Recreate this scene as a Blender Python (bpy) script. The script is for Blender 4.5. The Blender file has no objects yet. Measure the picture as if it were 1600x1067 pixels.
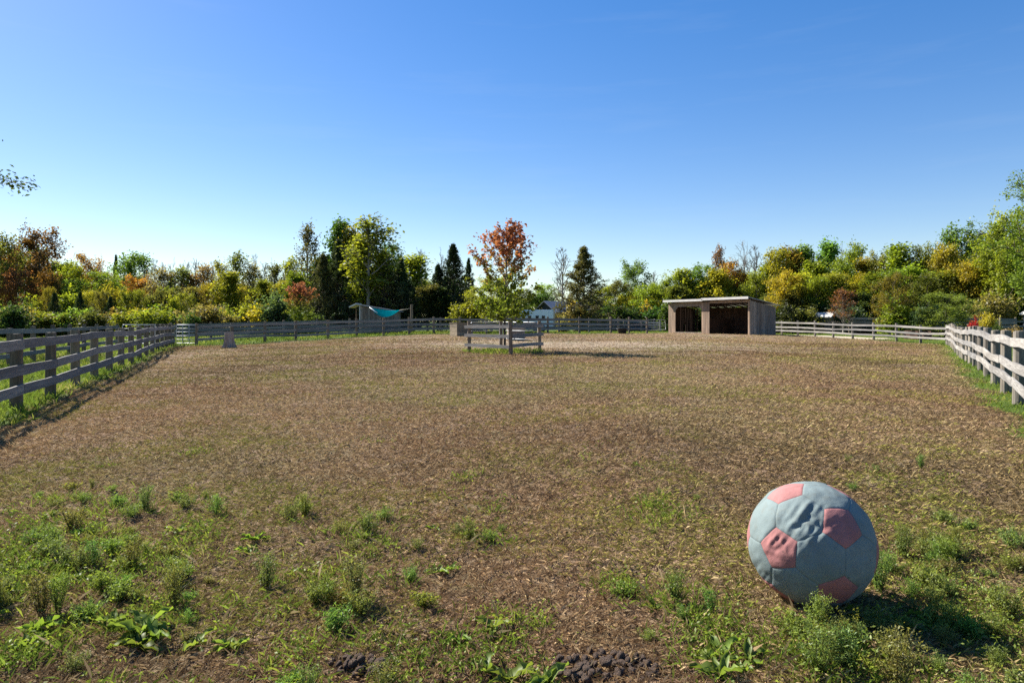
import bpy, math, random
import numpy as np
from mathutils import Vector, Matrix, Euler

scene = bpy.context.scene
COL = scene.collection
R = math.radians
rng = np.random.default_rng(7)
random.seed(7)

# ------------------------------------------------------------------ camera, sky, sun, exposure
EYE, F, HZ = 1.6, 1067.0, 502.0            # eye height (m), focal length and horizon of the 1600 px photograph
cam_d = bpy.data.cameras.new('camera')
cam_d.lens, cam_d.sensor_width = 24.0, 36.0
cam_d.shift_y = -(533.5 - HZ) / 1600.0
cam_d.clip_start, cam_d.clip_end = 0.05, 3000.0
cam = bpy.data.objects.new('camera', cam_d)
COL.objects.link(cam)
cam.location = (0, 0, EYE)
cam.rotation_euler = (R(90), 0, 0)
scene.camera = cam

SUN_EL = R(40.0)
SUN_AZ = Vector((-0.80, 0.60))              # horizontal direction towards the sun
sun_vec = Vector((SUN_AZ.x * math.cos(SUN_EL), SUN_AZ.y * math.cos(SUN_EL), math.sin(SUN_EL)))
world = bpy.data.worlds.new('World')
scene.world = world
world.use_nodes = True
wn = world.node_tree.nodes
wl = world.node_tree.links
bg = wn['Background']
sky = wn.new('ShaderNodeTexSky')
sky.sky_type = 'NISHITA'
sky.sun_disc = False
sky.sun_elevation = SUN_EL
sky.sun_rotation = math.atan2(SUN_AZ.x, SUN_AZ.y)
sky.altitude = 0
sky.air_density = 1.0
sky.dust_density = 0.2
sky.ozone_density = 2.2
hs = wn.new('ShaderNodeHueSaturation')
hs.inputs['Saturation'].default_value = 1.42
hs.inputs['Hue'].default_value = 0.516
wl.new(sky.outputs[0], hs.inputs['Color'])
gm = wn.new('ShaderNodeGamma')
gm.inputs['Gamma'].default_value = 0.80
wl.new(hs.outputs[0], gm.inputs['Color'])
# a few very thin wisps of high cirrus
wtc = wn.new('ShaderNodeTexCoord'); wmp = wn.new('ShaderNodeMapping')
wmp.inputs['Scale'].default_value = (1.6, 1.6, 15.0)
wl.new(wtc.outputs['Generated'], wmp.inputs['Vector'])
wno = wn.new('ShaderNodeTexNoise'); wno.inputs['Scale'].default_value = 2.2; wno.inputs['Detail'].default_value = 6; wno.inputs['Roughness'].default_value = .6
wl.new(wmp.outputs[0], wno.inputs['Vector'])
wrp = wn.new('ShaderNodeValToRGB')
wrp.color_ramp.elements[0].position = .54; wrp.color_ramp.elements[0].color = (0, 0, 0, 1)
wrp.color_ramp.elements[1].position = .80; wrp.color_ramp.elements[1].color = (.055, .055, .055, 1)
wl.new(wno.outputs['Fac'], wrp.inputs[0])
wmx = wn.new('ShaderNodeMix'); wmx.data_type = 'RGBA'
wl.new(wrp.outputs[0], wmx.inputs[0]); wl.new(gm.outputs[0], wmx.inputs[6]); wmx.inputs[7].default_value = (3.6, 3.9, 4.1, 1)
wl.new(wmx.outputs[2], bg.inputs[0])
bg.inputs[1].default_value = 0.066
sun_d = bpy.data.lights.new('sun', 'SUN')
sun_d.energy = 3.95
sun_d.angle = R(0.53)
sun_d.color = (1.0, 0.95, 0.86)
sun = bpy.data.objects.new('sun', sun_d)
COL.objects.link(sun)
sun.rotation_euler = (-sun_vec).to_track_quat('-Z', 'Y').to_euler()
sun.location = (-40, 30, 50)
vs = scene.view_settings
vs.view_transform = 'Standard'
vs.look = 'None'
vs.exposure = 1.78
vs.gamma = 1.0
vs.use_curve_mapping = False
scene.cycles.max_bounces = 6
scene.cycles.diffuse_bounces = 3
scene.cycles.transmission_bounces = 3
scene.cycles.use_denoising = False
scene.render.filter_size = 1.15


# ------------------------------------------------------------------ noise, terrain
def _hash(ix, iy, seed):
    h = (ix * 374761393 + iy * 668265263 + seed * 982451653) & 0xFFFFFFFF
    h = ((h ^ (h >> 13)) * 1274126177) & 0xFFFFFFFF
    return ((h ^ (h >> 16)) & 0xFFFF) / 65535.0


def vnoise(x, y, seed=0):
    x = np.asarray(x, float); y = np.asarray(y, float)
    ix = np.floor(x).astype(np.int64); iy = np.floor(y).astype(np.int64)
    fx = x - ix; fy = y - iy
    fx = fx * fx * (3 - 2 * fx); fy = fy * fy * (3 - 2 * fy)
    a = _hash(ix, iy, seed); b = _hash(ix + 1, iy, seed)
    c = _hash(ix, iy + 1, seed); d = _hash(ix + 1, iy + 1, seed)
    return (a * (1 - fx) + b * fx) * (1 - fy) + (c * (1 - fx) + d * fx) * fy


def fbm(x, y, seed=0, octaves=3):
    s = 0; a = 1; t = 0
    for o in range(octaves):
        s = s + a * vnoise(x * 2 ** o, y * 2 ** o, seed + o * 17); t += a; a *= .5
    return s / t


GP = np.array([
    (0, 0, 0), (1.75, 4, -.01), (-9.1, 12.9, 0), (9.2, 12.4, -.02), (-21.8, 43.9, 0), (-19, 43.5, .04), (-15.4, 48.5, .24),
    (-12, 52.8, .41), (-6.3, 56, .6), (2, 57, .62), (9, 58, .6), (13, 62, .52), (14.7, 64, .52), (17, 60, .52), (19.5, 56, .5), (21.9, 57.5, .45), (25.3, 64, .28),
    (28, 56, .1), (30.6, 48, -.07), (-.05, 29, .17), (-1, 32, .2), (20, 33, -.1), (-14, 25, 0), (-4, 45, .42), (-1.5, 50, .5), (0, 15, 0), (8, 45, .35), (22, 45, .05),
    (-25, 30, 0), (-40, 60, 0.1), (-60, 90, .3), (0, 90, .5), (60, 80, -.2), (-100, 150, .5), (100, 150, .3), (0, 220, .5),
    (-30, 0, 0), (30, 0, 0), (0, -20, 0)], float)


def gz(x, y):
    x = np.asarray(x, float); y = np.asarray(y, float)
    sh = x.shape
    x = x.ravel(); y = y.ravel()
    num = np.zeros_like(x); den = np.zeros_like(x)
    for px, py, pz in GP:
        d2 = (x - px) ** 2 + (y - py) ** 2
        s2 = 1.0 + .004 * (px * px + py * py) * .5
        w = 1.0 / (d2 + s2) ** 1.6
        num += w * pz; den += w
    return (num / den).reshape(sh)


def g(x, y):
    X, Y = np.array([float(x)]), np.array([float(y)])
    z = gz(X, Y)
    if y < 12: z = z + relief(X, Y, np.clip(.5 - soil_sd(X, Y) / .35, 0, 1))
    return float(z[0])


def wx(px, Z):
    return (px - 800.0) * Z / F


def wz(py, Z):
    return EYE - (py - HZ) * Z / F


# the paddock's outline (plan view), inside the fences
LF0, LF1 = Vector((-5.06, 3.0)), Vector((-21.8, 43.9))          # left fence
RF0, RF1 = Vector((5.05, 5.2)), Vector((30.6, 48.0))            # right fence
PADDOCK = [(-4.0, -3), (-4.62, 3.0), (-8.6, 12.9), (-14.2, 26.5), (-20.6, 42.2), (-18.7, 42.4), (-15.1, 46.9), (-11.8, 51.2),
           (-6.2, 54.4), (2, 55.2), (9, 57.0), (12.6, 60.6), (14.3, 64.2), (17.6, 66.4), (22.6, 58.2), (24.2, 58.0), (25.0, 62.9), (27.2, 56.6), (29.8, 48.0),
           (17.4, 27.2), (8.75, 12.6), (4.4, 5.2), (3.2, -3)]


def relief(x, y, soil):
    """trodden unevenness of the paddock"""
    near = np.clip((40 - y) / 30, 0, 1) * (y > 0) * (np.abs(x) < 45)
    h = near * soil * ((fbm(x * .8, y * .8, 13) - .5) * .09 + (fbm(x * 2.2, y * 2.2, 11) - .5) * .06 + (fbm(x * 7, y * 7, 23) - .5) * .04 * (np.abs(x) < 9))
    return h + np.clip((y - 8) / 20, 0, 1) * soil * (fbm(x * .5, y * .9, 3) - .5) * .10


def poly_sd(x, y, poly):
    """signed distance to the polygon, negative inside"""
    x = np.asarray(x, float); y = np.asarray(y, float)
    d = np.full(x.shape, 1e9); inside = np.zeros(x.shape, bool)
    n = len(poly)
    for i in range(n):
        ax, ay = poly[i]; bx, by = poly[(i + 1) % n]
        ex, ey = bx - ax, by - ay
        t = np.clip(((x - ax) * ex + (y - ay) * ey) / (ex * ex + ey * ey), 0, 1)
        d = np.minimum(d, np.hypot(x - ax - t * ex, y - ay - t * ey))
        c = (ay > y) != (by > y)
        with np.errstate(divide='ignore', invalid='ignore'):
            xi = (bx - ax) * (y - ay) / (by - ay if by != ay else 1e-9) + ax
        inside ^= c & (x < xi)
    return np.where(inside, -d, d)


def soil_sd(x, y):
    return poly_sd(x, y, PADDOCK) + (fbm(x * 1.3, y * 1.3, 5) - .5) * 1.1


# ------------------------------------------------------------------ helpers
def tag(o, label=None, cat=None, group=None, kind=None):
    if label: o['label'] = label
    if cat: o['category'] = cat
    if group: o['group'] = group
    if kind: o['kind'] = kind
    return o


def empty(name, loc, rz=0.0):
    o = bpy.data.objects.new(name, None)
    o.location = loc
    o.rotation_euler = (0, 0, rz)
    o.empty_display_size = .2
    COL.objects.link(o)
    return o


def link(name, me, parent=None, loc=(0, 0, 0), rot=(0, 0, 0), scale=(1, 1, 1)):
    o = bpy.data.objects.new(name, me)
    o.location = loc; o.rotation_euler = rot; o.scale = scale
    COL.objects.link(o)
    if parent: o.parent = parent
    return o


def mesh_np(name, verts, faces, mat=None, smooth=False, attr=None):
    """faces: (n,3) or (n,4) array, or a list of lists"""
    me = bpy.data.meshes.new(name)
    verts = np.asarray(verts, np.float32)
    if isinstance(faces, np.ndarray):
        n, k = faces.shape
        me.vertices.add(len(verts)); me.vertices.foreach_set('co', verts.ravel())
        me.loops.add(n * k); me.loops.foreach_set('vertex_index', faces.astype(np.int32).ravel())
        me.polygons.add(n); me.polygons.foreach_set('loop_start', np.arange(0, n * k, k, dtype=np.int32))
        if smooth: me.polygons.foreach_set('use_smooth', np.ones(n, bool))
        me.update(calc_edges=True)
    else:
        me.from_pydata([tuple(map(float, v)) for v in verts], [], faces)
        if smooth: me.polygons.foreach_set('use_smooth', np.ones(len(me.polygons), bool))
        me.update()
    if attr is not None:
        a = me.attributes.new('lv', 'FLOAT_COLOR', 'POINT')
        c = np.ones((len(verts), 4), np.float32); c[:, :3] = attr
        a.data.foreach_set('color', c.ravel())
    if mat: me.materials.append(mat)
    return me


class MB:
    """collects boxes, tubes and polygons into one mesh"""
    def __init__(s): s.v = []; s.f = []

    def add(s, vs, fs):
        b = len(s.v); s.v += [tuple(v) for v in vs]; s.f += [[i + b for i in f] for f in fs]
        return s

    def box(s, x0, x1, y0, y1, z0, z1):
        return s.add([(x0, y0, z0), (x1, y0, z0), (x1, y1, z0), (x0, y1, z0), (x0, y0, z1), (x1, y0, z1), (x1, y1, z1), (x0, y1, z1)],
                     [[0, 3, 2, 1], [4, 5, 6, 7], [0, 1, 5, 4], [1, 2, 6, 5], [2, 3, 7, 6], [3, 0, 4, 7]])

    def hexa(s, p):
        return s.add(p, [[0, 3, 2, 1], [4, 5, 6, 7], [0, 1, 5, 4], [1, 2, 6, 5], [2, 3, 7, 6], [3, 0, 4, 7]])

    def prism(s, poly, y0, y1):
        """polygon in xz pushed from y0 to y1"""
        n = len(poly)
        vs = [(x, y0, z) for x, z in poly] + [(x, y1, z) for x, z in poly]
        return s.add(vs, [list(range(n)), list(range(2 * n - 1, n - 1, -1))] + [[i, i + n, (i + 1) % n + n, (i + 1) % n] for i in range(n)])

    def tube(s, pts, r, sides=8):
        v, f = tube_np(np.array(pts, float), np.full(len(pts), r) if np.isscalar(r) else np.array(r), sides)
        s.add(v, f.tolist())
        n = len(pts)
        b = len(s.v) - n * sides
        s.f.append([b + i for i in range(sides)][::-1]); s.f.append([b + (n - 1) * sides + i for i in range(sides)])
        return s

    def mesh(s, name, mat, smooth=False):
        return mesh_np(name, np.array(s.v), s.f, mat, smooth)


def tube_np(pts, rad, sides):
    n = len(pts)
    t = np.gradient(pts, axis=0)
    t /= np.linalg.norm(t, axis=1, keepdims=True) + 1e-9
    ref = np.array([0, 0, 1.0]) if abs(t[:, 2]).mean() < .8 else np.array([1.0, 0, 0])
    a = np.cross(t, ref); a /= np.linalg.norm(a, axis=1, keepdims=True) + 1e-9
    b = np.cross(t, a)
    th = np.linspace(0, 2 * np.pi, sides, endpoint=False)
    ring = a[:, None, :] * np.cos(th)[None, :, None] + b[:, None, :] * np.sin(th)[None, :, None]
    v = (pts[:, None, :] + ring * rad[:, None, None]).reshape(-1, 3)
    i = np.arange(n - 1)[:, None] * sides; j = np.arange(sides)[None, :]; j2 = (j + 1) % sides
    f = np.stack([i + j, i + j2, i + sides + j2, i + sides + j], -1).reshape(-1, 4)
    return v, f


def tubes_mesh(name, tubes, mat):
    vs, fs, b = [], [], 0
    for pts, rad, sides in tubes:
        v, f = tube_np(np.asarray(pts, float), np.asarray(rad, float), sides)
        vs.append(v); fs.append(f + b); b += len(v)
    return mesh_np(name, np.concatenate(vs), np.concatenate(fs), mat, True)


# ------------------------------------------------------------------ materials
def new_mat(name):
    m = bpy.data.materials.new(name); m.use_nodes = True
    nt = m.node_tree
    return m, nt, nt.nodes['Principled BSDF'], nt.nodes['Material Output']


def ramp(nt, fac, stops):
    r = nt.nodes.new('ShaderNodeValToRGB')
    while len(r.color_ramp.elements) < len(stops): r.color_ramp.elements.new(.5)
    for e, (p, c) in zip(r.color_ramp.elements, stops):
        e.position = p; e.color = (*c, 1)
    nt.links.new(fac, r.inputs[0])
    return r.outputs[0]


def noise(nt, vec, scale, detail=4, rough=.55):
    n = nt.nodes.new('ShaderNodeTexNoise')
    n.inputs['Scale'].default_value = scale; n.inputs['Detail'].default_value = detail; n.inputs['Roughness'].default_value = rough
    if vec is not None: nt.links.new(vec, n.inputs['Vector'])
    return n.outputs['Fac']


def mapped(nt, scale, coord='Object', rnd=True):
    tc = nt.nodes.new('ShaderNodeTexCoord'); mp = nt.nodes.new('ShaderNodeMapping')
    mp.inputs['Scale'].default_value = scale
    nt.links.new(tc.outputs[coord], mp.inputs['Vector'])
    if rnd:
        oi = nt.nodes.new('ShaderNodeObjectInfo')
        mu = nt.nodes.new('ShaderNodeMath'); mu.operation = 'MULTIPLY'; mu.inputs[1].default_value = 37.0
        nt.links.new(oi.outputs['Random'], mu.inputs[0])
        nt.links.new(mu.outputs[0], mp.inputs['Location'])
    return mp.outputs[0]


def mixc(nt, fac, a, b, mode='MIX'):
    m = nt.nodes.new('ShaderNodeMix'); m.data_type = 'RGBA'; m.blend_type = mode
    for s, v in ((m.inputs[0], fac), (m.inputs[6], a), (m.inputs[7], b)):
        if hasattr(v, 'links') or hasattr(v, 'is_linked'): nt.links.new(v, s)
        elif isinstance(v, (int, float)): s.default_value = v
        else: s.default_value = (*v, 1)
    return m.outputs[2]


def bump(nt, bsdf, h, strength=.5, dist=.01):
    b = nt.nodes.new('ShaderNodeBump'); b.inputs['Strength'].default_value = strength; b.inputs['Distance'].default_value = dist
    nt.links.new(h, b.inputs['Height']); nt.links.new(b.outputs[0], bsdf.inputs['Normal'])


def wood(name, light, dark, scale, stain=None, rough=.85):
    """weathered timber; scale stretches the grain along the piece's long axis"""
    m, nt, p, out = new_mat(name)
    v = mapped(nt, scale)
    n1 = noise(nt, v, 1.0, 6, .65)
    c = ramp(nt, n1, [(.30, dark), (.52, tuple((a + b) / 2 for a, b in zip(light, dark))), (.70, light)])
    v2 = mapped(nt, tuple(s * .16 for s in scale))
    n2 = noise(nt, v2, 1.0, 3)
    c = mixc(nt, ramp(nt, n2, [(.45, (0, 0, 0)), (.72, (.75, .75, .75))]), c, stain or tuple(d * .75 for d in dark))
    oi = nt.nodes.new('ShaderNodeObjectInfo')
    c = mixc(nt, 1.0, c, ramp(nt, oi.outputs['Random'], [(0, (.68, .68, .69)), (1, (1.18, 1.14, 1.08))]), 'MULTIPLY')
    nt.links.new(c, p.inputs['Base Color'])
    p.inputs['Roughness'].default_value = rough
    p.inputs['Specular IOR Level'].default_value = .2
    bump(nt, p, n1, .6, .008)
    return m


def plain(name, col, rough=.6, metal=0.0, var=.25, nscale=6.0, spec=.3):
    m, nt, p, out = new_mat(name)
    v = mapped(nt, (1, 1, 1))
    n1 = noise(nt, v, nscale, 5)
    c = ramp(nt, n1, [(.3, tuple(x * (1 - var) for x in col)), (.7, tuple(min(1, x * (1 + var)) for x in col))])
    nt.links.new(c, p.inputs['Base Color'])
    p.inputs['Roughness'].default_value = rough; p.inputs['Metallic'].default_value = metal
    p.inputs['Specular IOR Level'].default_value = spec
    return m


M_rail_pale = wood('rail_pale', (.39, .38, .36), (.16, .15, .14), (11, 18, 34))
M_rail_grey = wood('rail_grey', (.29, .28, .27), (.14, .135, .13), (9, 14, 26))
M_post_round = wood('post_round', (.30, .275, .235), (.12, .105, .085), (28, 28, 3))
M_post_brown = wood('post_brown', (.27, .215, .16), (.11, .087, .064), (26, 26, 2.5))
M_plank_v = wood('plank_upright', (.34, .30, .26), (.14, .115, .095), (16, 16, 1.6), stain=(.13, .095, .07))
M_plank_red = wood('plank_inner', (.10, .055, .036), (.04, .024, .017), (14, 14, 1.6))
M_plank_warm = wood('plank_warm', (.46, .34, .25), (.22, .155, .11), (14, 14, 1.6))
M_crate = wood('crate_wood', (.34, .29, .21), (.16, .13, .09), (4, 14, 22))
M_fascia = plain('fascia_metal', (.52, .50, .47), .45, .0, .15, 3)
M_roof_metal = plain('roof_metal', (.22, .24, .28), .4, .6, .15, 2)
M_galv = plain('galvanised_tube', (.42, .43, .45), .5, .3, .12, 8)
M_black = plain('black_rubber', (.018, .018, .02), .6, 0, .3, 10)
M_white = plain('white_paint', (.78, .79, .80), .4, 0, .05, 2)
M_glass = plain('dark_glass', (.02, .025, .03), .1, 0, .1, 2, .5)
M_orange_wall = plain('orange_boards', (.32, .12, .05), .8, 0, .25, 3)
M_dark_wall = plain('dark_wall', (.035, .04, .05), .8, 0, .2, 3)  # near black: the far house gable's shade is put into the colour
M_stump = wood('stump_wood', (.36, .31, .27), (.17, .14, .12), (14, 14, 3))
M_bark = wood('bark', (.16, .135, .11), (.055, .045, .036), (14, 14, 3))
M_bark_pale = wood('bark_pale', (.30, .28, .25), (.14, .125, .11), (14, 14, 3))
M_rope = plain('rope', (.45, .42, .36), .9)


def leaf_mat(name, yellow=.5, trans=.38, autumn=False):
    m, nt, p, out = new_mat(name)
    nt.nodes.remove(p)
    oi = nt.nodes.new('ShaderNodeObjectInfo')
    at = nt.nodes.new('ShaderNodeAttribute'); at.attribute_name = 'lv'
    sp = nt.nodes.new('ShaderNodeSeparateColor'); nt.links.new(at.outputs['Color'], sp.inputs[0])
    if autumn:      # green at the foot, orange in the middle, red at the top of the crown
        mm = nt.nodes.new('ShaderNodeMath'); mm.operation = 'MULTIPLY_ADD'; mm.inputs[1].default_value = .34; mm.inputs[2].default_value = -.17
        nt.links.new(sp.outputs[2], mm.inputs[0])
        ad = nt.nodes.new('ShaderNodeMath'); ad.operation = 'ADD'
        nt.links.new(sp.outputs[1], ad.inputs[0]); nt.links.new(mm.outputs[0], ad.inputs[1])
        col = ramp(nt, ad.outputs[0], [(.0, (.15, .17, .025)), (.46, (.12, .165, .022)), (.60, (.16, .165, .035)), (.71, (.24, .13, .045)), (.84, (.29, .10, .065)), (1, (.27, .11, .075))])
    else:
        base = oi.outputs['Color']
        ylw = mixc(nt, 1.0, base, (1.38, 1.22, .7), 'MULTIPLY')
        col = mixc(nt, ramp(nt, sp.outputs[2], [(max(0., 1 - yellow) * .8, (0, 0, 0)), (min(1., 1.2 - yellow * .5), (1, 1, 1))]), base, ylw)
    col = mixc(nt, 1.0, col, ramp(nt, sp.outputs[0], [(0, (.70, .72, .68)), (1, (1.55, 1.5, 1.42))]), 'MULTIPLY')
    d = nt.nodes.new('ShaderNodeBsdfDiffuse'); t = nt.nodes.new('ShaderNodeBsdfTranslucent'); gl = nt.nodes.new('ShaderNodeBsdfGlossy')
    gl.inputs['Roughness'].default_value = .45; gl.inputs['Color'].default_value = (1, 1, 1, 1)
    nt.links.new(col, d.inputs['Color'])
    nt.links.new(mixc(nt, 1.0, col, (1.3, 1.3, .75), 'MULTIPLY'), t.inputs['Color'])
    mx = nt.nodes.new('ShaderNodeMixShader'); mx.inputs[0].default_value = trans
    nt.links.new(d.outputs[0], mx.inputs[1]); nt.links.new(t.outputs[0], mx.inputs[2])
    mg = nt.nodes.new('ShaderNodeMixShader'); mg.inputs[0].default_value = .012
    nt.links.new(mx.outputs[0], mg.inputs[1]); nt.links.new(gl.outputs[0], mg.inputs[2])
    nt.links.new(mg.outputs[0], out.inputs['Surface'])
    return m


M_leaf = leaf_mat('leaf', .5, .50)
M_leaf_maple = leaf_mat('leaf_maple', .5, .48, True)
M_needle = leaf_mat('needle', .25, .28)
M_weed = leaf_mat('weed_leaf', .35, .45)


def blade_mat(name, stops, trans=.25, tint=None, var=.3):
    m, nt, p, out = new_mat(name)
    nt.nodes.remove(p)
    at = nt.nodes.new('ShaderNodeAttribute'); at.attribute_name = 'lv'
    sp = nt.nodes.new('ShaderNodeSeparateColor'); nt.links.new(at.outputs['Color'], sp.inputs[0])
    col = ramp(nt, sp.outputs[0], stops)
    col = mixc(nt, 1.0, col, ramp(nt, sp.outputs[1], [(0, (1 - var,) * 3), (1, (1 + var,) * 3)]), 'MULTIPLY')
    if tint:        # broad patches of redder earth and greener thatch
        col = mixc(nt, 1.0, col, ramp(nt, sp.outputs[2], tint), 'MULTIPLY')
    d = nt.nodes.new('ShaderNodeBsdfDiffuse'); t = nt.nodes.new('ShaderNodeBsdfTranslucent')
    nt.links.new(col, d.inputs['Color']); nt.links.new(col, t.inputs['Color'])
    mx = nt.nodes.new('ShaderNodeMixShader'); mx.inputs[0].default_value = trans
    nt.links.new(d.outputs[0], mx.inputs[1]); nt.links.new(t.outputs[0], mx.inputs[2])
    nt.links.new(mx.outputs[0], out.inputs['Surface'])
    return m


M_straw = blade_mat('straw', [(0, (.072, .049, .029)), (.3, (.155, .106, .06)), (.55, (.255, .185, .102)), (.74, (.40, .32, .19)), (.80, (.155, .145, .04)), (1, (.215, .20, .055))], .2, [(.25, (1.27, 1.30, 1.10)), (.5, (1.38, 1.33, 1.25)), (.75, (1.42, 1.30, 1.24))], .2)
M_grass = blade_mat('grass_blade', [(0, (.075, .12, .018)), (.42, (.155, .215, .028)), (.68, (.25, .28, .04)), (.85, (.33, .29, .09)), (1, (.38, .31, .15))], .4)


def ground_material():
    m, nt, p, out = new_mat('earth_and_turf')
    at = nt.nodes.new('ShaderNodeAttribute'); at.attribute_name = 'lv'
    sp = nt.nodes.new('ShaderNodeSeparateColor'); nt.links.new(at.outputs['Color'], sp.inputs[0])
    tc = nt.nodes.new('ShaderNodeTexCoord'); v = tc.outputs['Object']
    big = noise(nt, v, .22, 4); mid = noise(nt, v, 1.6, 4, .6); fine = noise(nt, v, 26, 5, .7); grit = noise(nt, v, 9, 5, .75)
    soil = ramp(nt, fine, [(.28, (.06, .04, .026)), (.43, (.145, .098, .063)), (.58, (.25, .178, .115)), (.72, (.37, .275, .185))])
    soil = mixc(nt, ramp(nt, big, [(.40, (0, 0, 0)), (.65, (.55, .55, .55))]), soil, mixc(nt, 1., soil, (1.3, 1.06, .95), 'MULTIPLY'))
    olive = ramp(nt, grit, [(.3, (.07, .068, .025)), (.7, (.21, .19, .075))])
    soil = mixc(nt, ramp(nt, mid, [(.46, (0, 0, 0)), (.72, (.55, .55, .55))]), soil, olive)
    soil = mixc(nt, ramp(nt, grit, [(.27, (.7, .7, .7)), (.40, (0, 0, 0))]), soil, (.032, .022, .016))
    turf = ramp(nt, fine, [(.3, (.035, .06, .012)), (.55, (.085, .125, .022)), (.75, (.16, .19, .04))])
    lane = ramp(nt, grit, [(.3, (.34, .28, .2)), (.7, (.5, .43, .33))])
    c = mixc(nt, sp.outputs[0], turf, soil)
    c = mixc(nt, sp.outputs[1], c, lane)
    c = mixc(nt, sp.outputs[2], c, ramp(nt, fine, [(.3, (.022, .016, .012)), (.7, (.075, .055, .04))]))  # third mask: painted shade strip beside the left fence
    nt.links.new(c, p.inputs['Base Color'])
    p.inputs['Roughness'].default_value = .95; p.inputs['Specular IOR Level'].default_value = .1
    ad = nt.nodes.new('ShaderNodeMath'); ad.operation = 'ADD'
    nt.links.new(fine, ad.inputs[0]); nt.links.new(grit, ad.inputs[1])
    bump(nt, p, ad.outputs[0], .9, .05)
    return m


# ------------------------------------------------------------------ ground
def axis(parts):
    a = [np.arange(s, e, st) for s, e, st in parts]
    return np.concatenate(a)


def dist_seg(x, y, a, b):
    ex, ey = b[0] - a[0], b[1] - a[1]
    t = np.clip(((x - a[0]) * ex + (y - a[1]) * ey) / (ex * ex + ey * ey), 0, 1)
    return np.hypot(x - a[0] - t * ex, y - a[1] - t * ey)


def build_ground():
    gx = np.concatenate([np.array([-1500, -900, -500, -300, -200, -140]), np.arange(-110, -42, 4.), np.arange(-42, -9, .4), np.arange(-9, 9, .055),
                         np.arange(9, 42, .4), np.arange(42, 110, 4.), np.array([110, 140, 200, 300, 500, 900, 1500])])
    gy = np.concatenate([np.array([-300, -100, -40, -20, -10, -5, -2, 0, 1, 1.6]), np.arange(2.2, 12, .055), np.arange(12, 20, .16), np.arange(20, 70, .42),
                         np.arange(70, 140, 4.), np.array([140, 170, 220, 300, 450, 700, 1100, 2000])])
    X, Y = np.meshgrid(gx, gy)
    Z = gz(X, Y)
    sd = soil_sd(X, Y)
    soil = np.clip(.5 - sd / .35, 0, 1)
    Z = Z + relief(X, Y, soil)
    lane = np.zeros_like(X)
    # pale gravel lane beyond the far right fence
    d = dist_seg(X, Y, (22, 70), (29.8, 57.5))
    lane = np.clip((2.3 - d + (fbm(X, Y, 31) - .5) * 1.2) / .6, 0, 1)
    ring = np.clip(1.25 - np.hypot((X - 4) / 13, (Y - 39) / 9.5) + (fbm(X * .4, Y * .4, 33) - .5) * .8, 0, 1) + np.clip((fbm(X * .13 + 3, Y * .10, 51) - .48) * 4, 0, 1) * np.clip((Y - 16) / 14, 0, 1) * .5
    lane = np.maximum(lane, .38 * np.clip(ring, 0, 1) * soil)
    # shade painted as a dark, slightly sunk strip along the foot of the left fence
    dl = dist_seg(X, Y, (-4.5, 3), (-19.4, 39.8))
    fence_shade = np.clip((.22 - np.abs(dl + (fbm(X * 1.5, Y * 1.5, 41) - .5) * .25)) / .14, 0, 1)
    Z = Z - fence_shade * .05
    # the churned strip in front of the shelter
    v = np.stack([X.ravel(), Y.ravel(), Z.ravel()], -1)
    nx, ny = len(gx), len(gy)
    i = np.arange(ny - 1)[:, None] * nx + np.arange(nx - 1)[None, :]
    f = np.stack([i, i + 1, i + nx + 1, i + nx], -1).reshape(-1, 4)
    me = mesh_np('ground', v, f, ground_material(), True, np.stack([soil.ravel(), lane.ravel(), fence_shade.ravel() * .8], -1))
    tag(link('ground', me), kind='structure')


build_ground()


# ------------------------------------------------------------------ fences
def board_mesh(seed, w, wave):
    """one sawn board, 1 long in x (scaled to length), w tall, with wavering edges"""
    r = np.random.default_rng(seed)
    n = 13
    xs = np.linspace(0, 1, n)
    mid = np.interp(xs, [0, .5, 1], [0, r.normal(0, wave), 0]) + (fbm(xs * 3.1 + seed * 7, xs * 0 + seed, 3) - .5) * wave * 1.6
    up = mid + w / 2 + (fbm(xs * 6 + seed * 3, xs * 0 + 9, 4) - .5) * .025
    lo = mid - w / 2 - (fbm(xs * 6 + seed * 5, xs * 0 + 19, 5) - .5) * .03
    t = .017
    yb = (fbm(xs * 2.3 + seed, xs * 0 + 3, 6) - .5) * .02
    v = []
    for k in range(n):
        v += [(xs[k], yb[k] - t, lo[k]), (xs[k], yb[k] + t, lo[k]), (xs[k], yb[k] + t, up[k]), (xs[k], yb[k] - t, up[k])]
    f = [[0, 3, 2, 1], [4 * n - 4, 4 * n - 3, 4 * n - 2, 4 * n - 1]]
    for k in range(n - 1):
        a = 4 * k
        for q in range(4):
            f.append([a + q, a + (q + 1) % 4, a + 4 + (q + 1) % 4, a + 4 + q])
    return np.array(v), f


def post_mesh(seed, mat, r0, h, square=False):
    r = np.random.default_rng(seed)
    sides = 12
    th = np.linspace(0, 2 * np.pi, sides, endpoint=False) + np.pi / 12
    lum = 1 + r.normal(0, .05, sides)
    if square:
        lum = np.minimum(1 / np.maximum(np.abs(np.cos(th)), np.abs(np.sin(th))), 1.22) * .95
    zs = [-.35, .15, h * .5, h * .9, h - .012, h]
    sc = [1.06, 1.03, 1, .97, .96, .90]
    lean = r.normal(0, .01, 2)
    v = []
    for z, s in zip(zs, sc):
        for t, l in zip(th, lum):
            v.append((math.cos(t) * r0 * l * s + lean[0] * z, math.sin(t) * r0 * l * s + lean[1] * z, z + (r.normal(0, .004) if z == h else 0)))
    f = []
    for k in range(len(zs) - 1):
        for j in range(sides):
            a = k * sides
            f.append([a + j, a + (j + 1) % sides, a + sides + (j + 1) % sides, a + sides + j])
    f.append([(len(zs) - 1) * sides + j for j in range(sides)])
    return mesh_np('post', np.array(v), f, mat, False)


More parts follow.
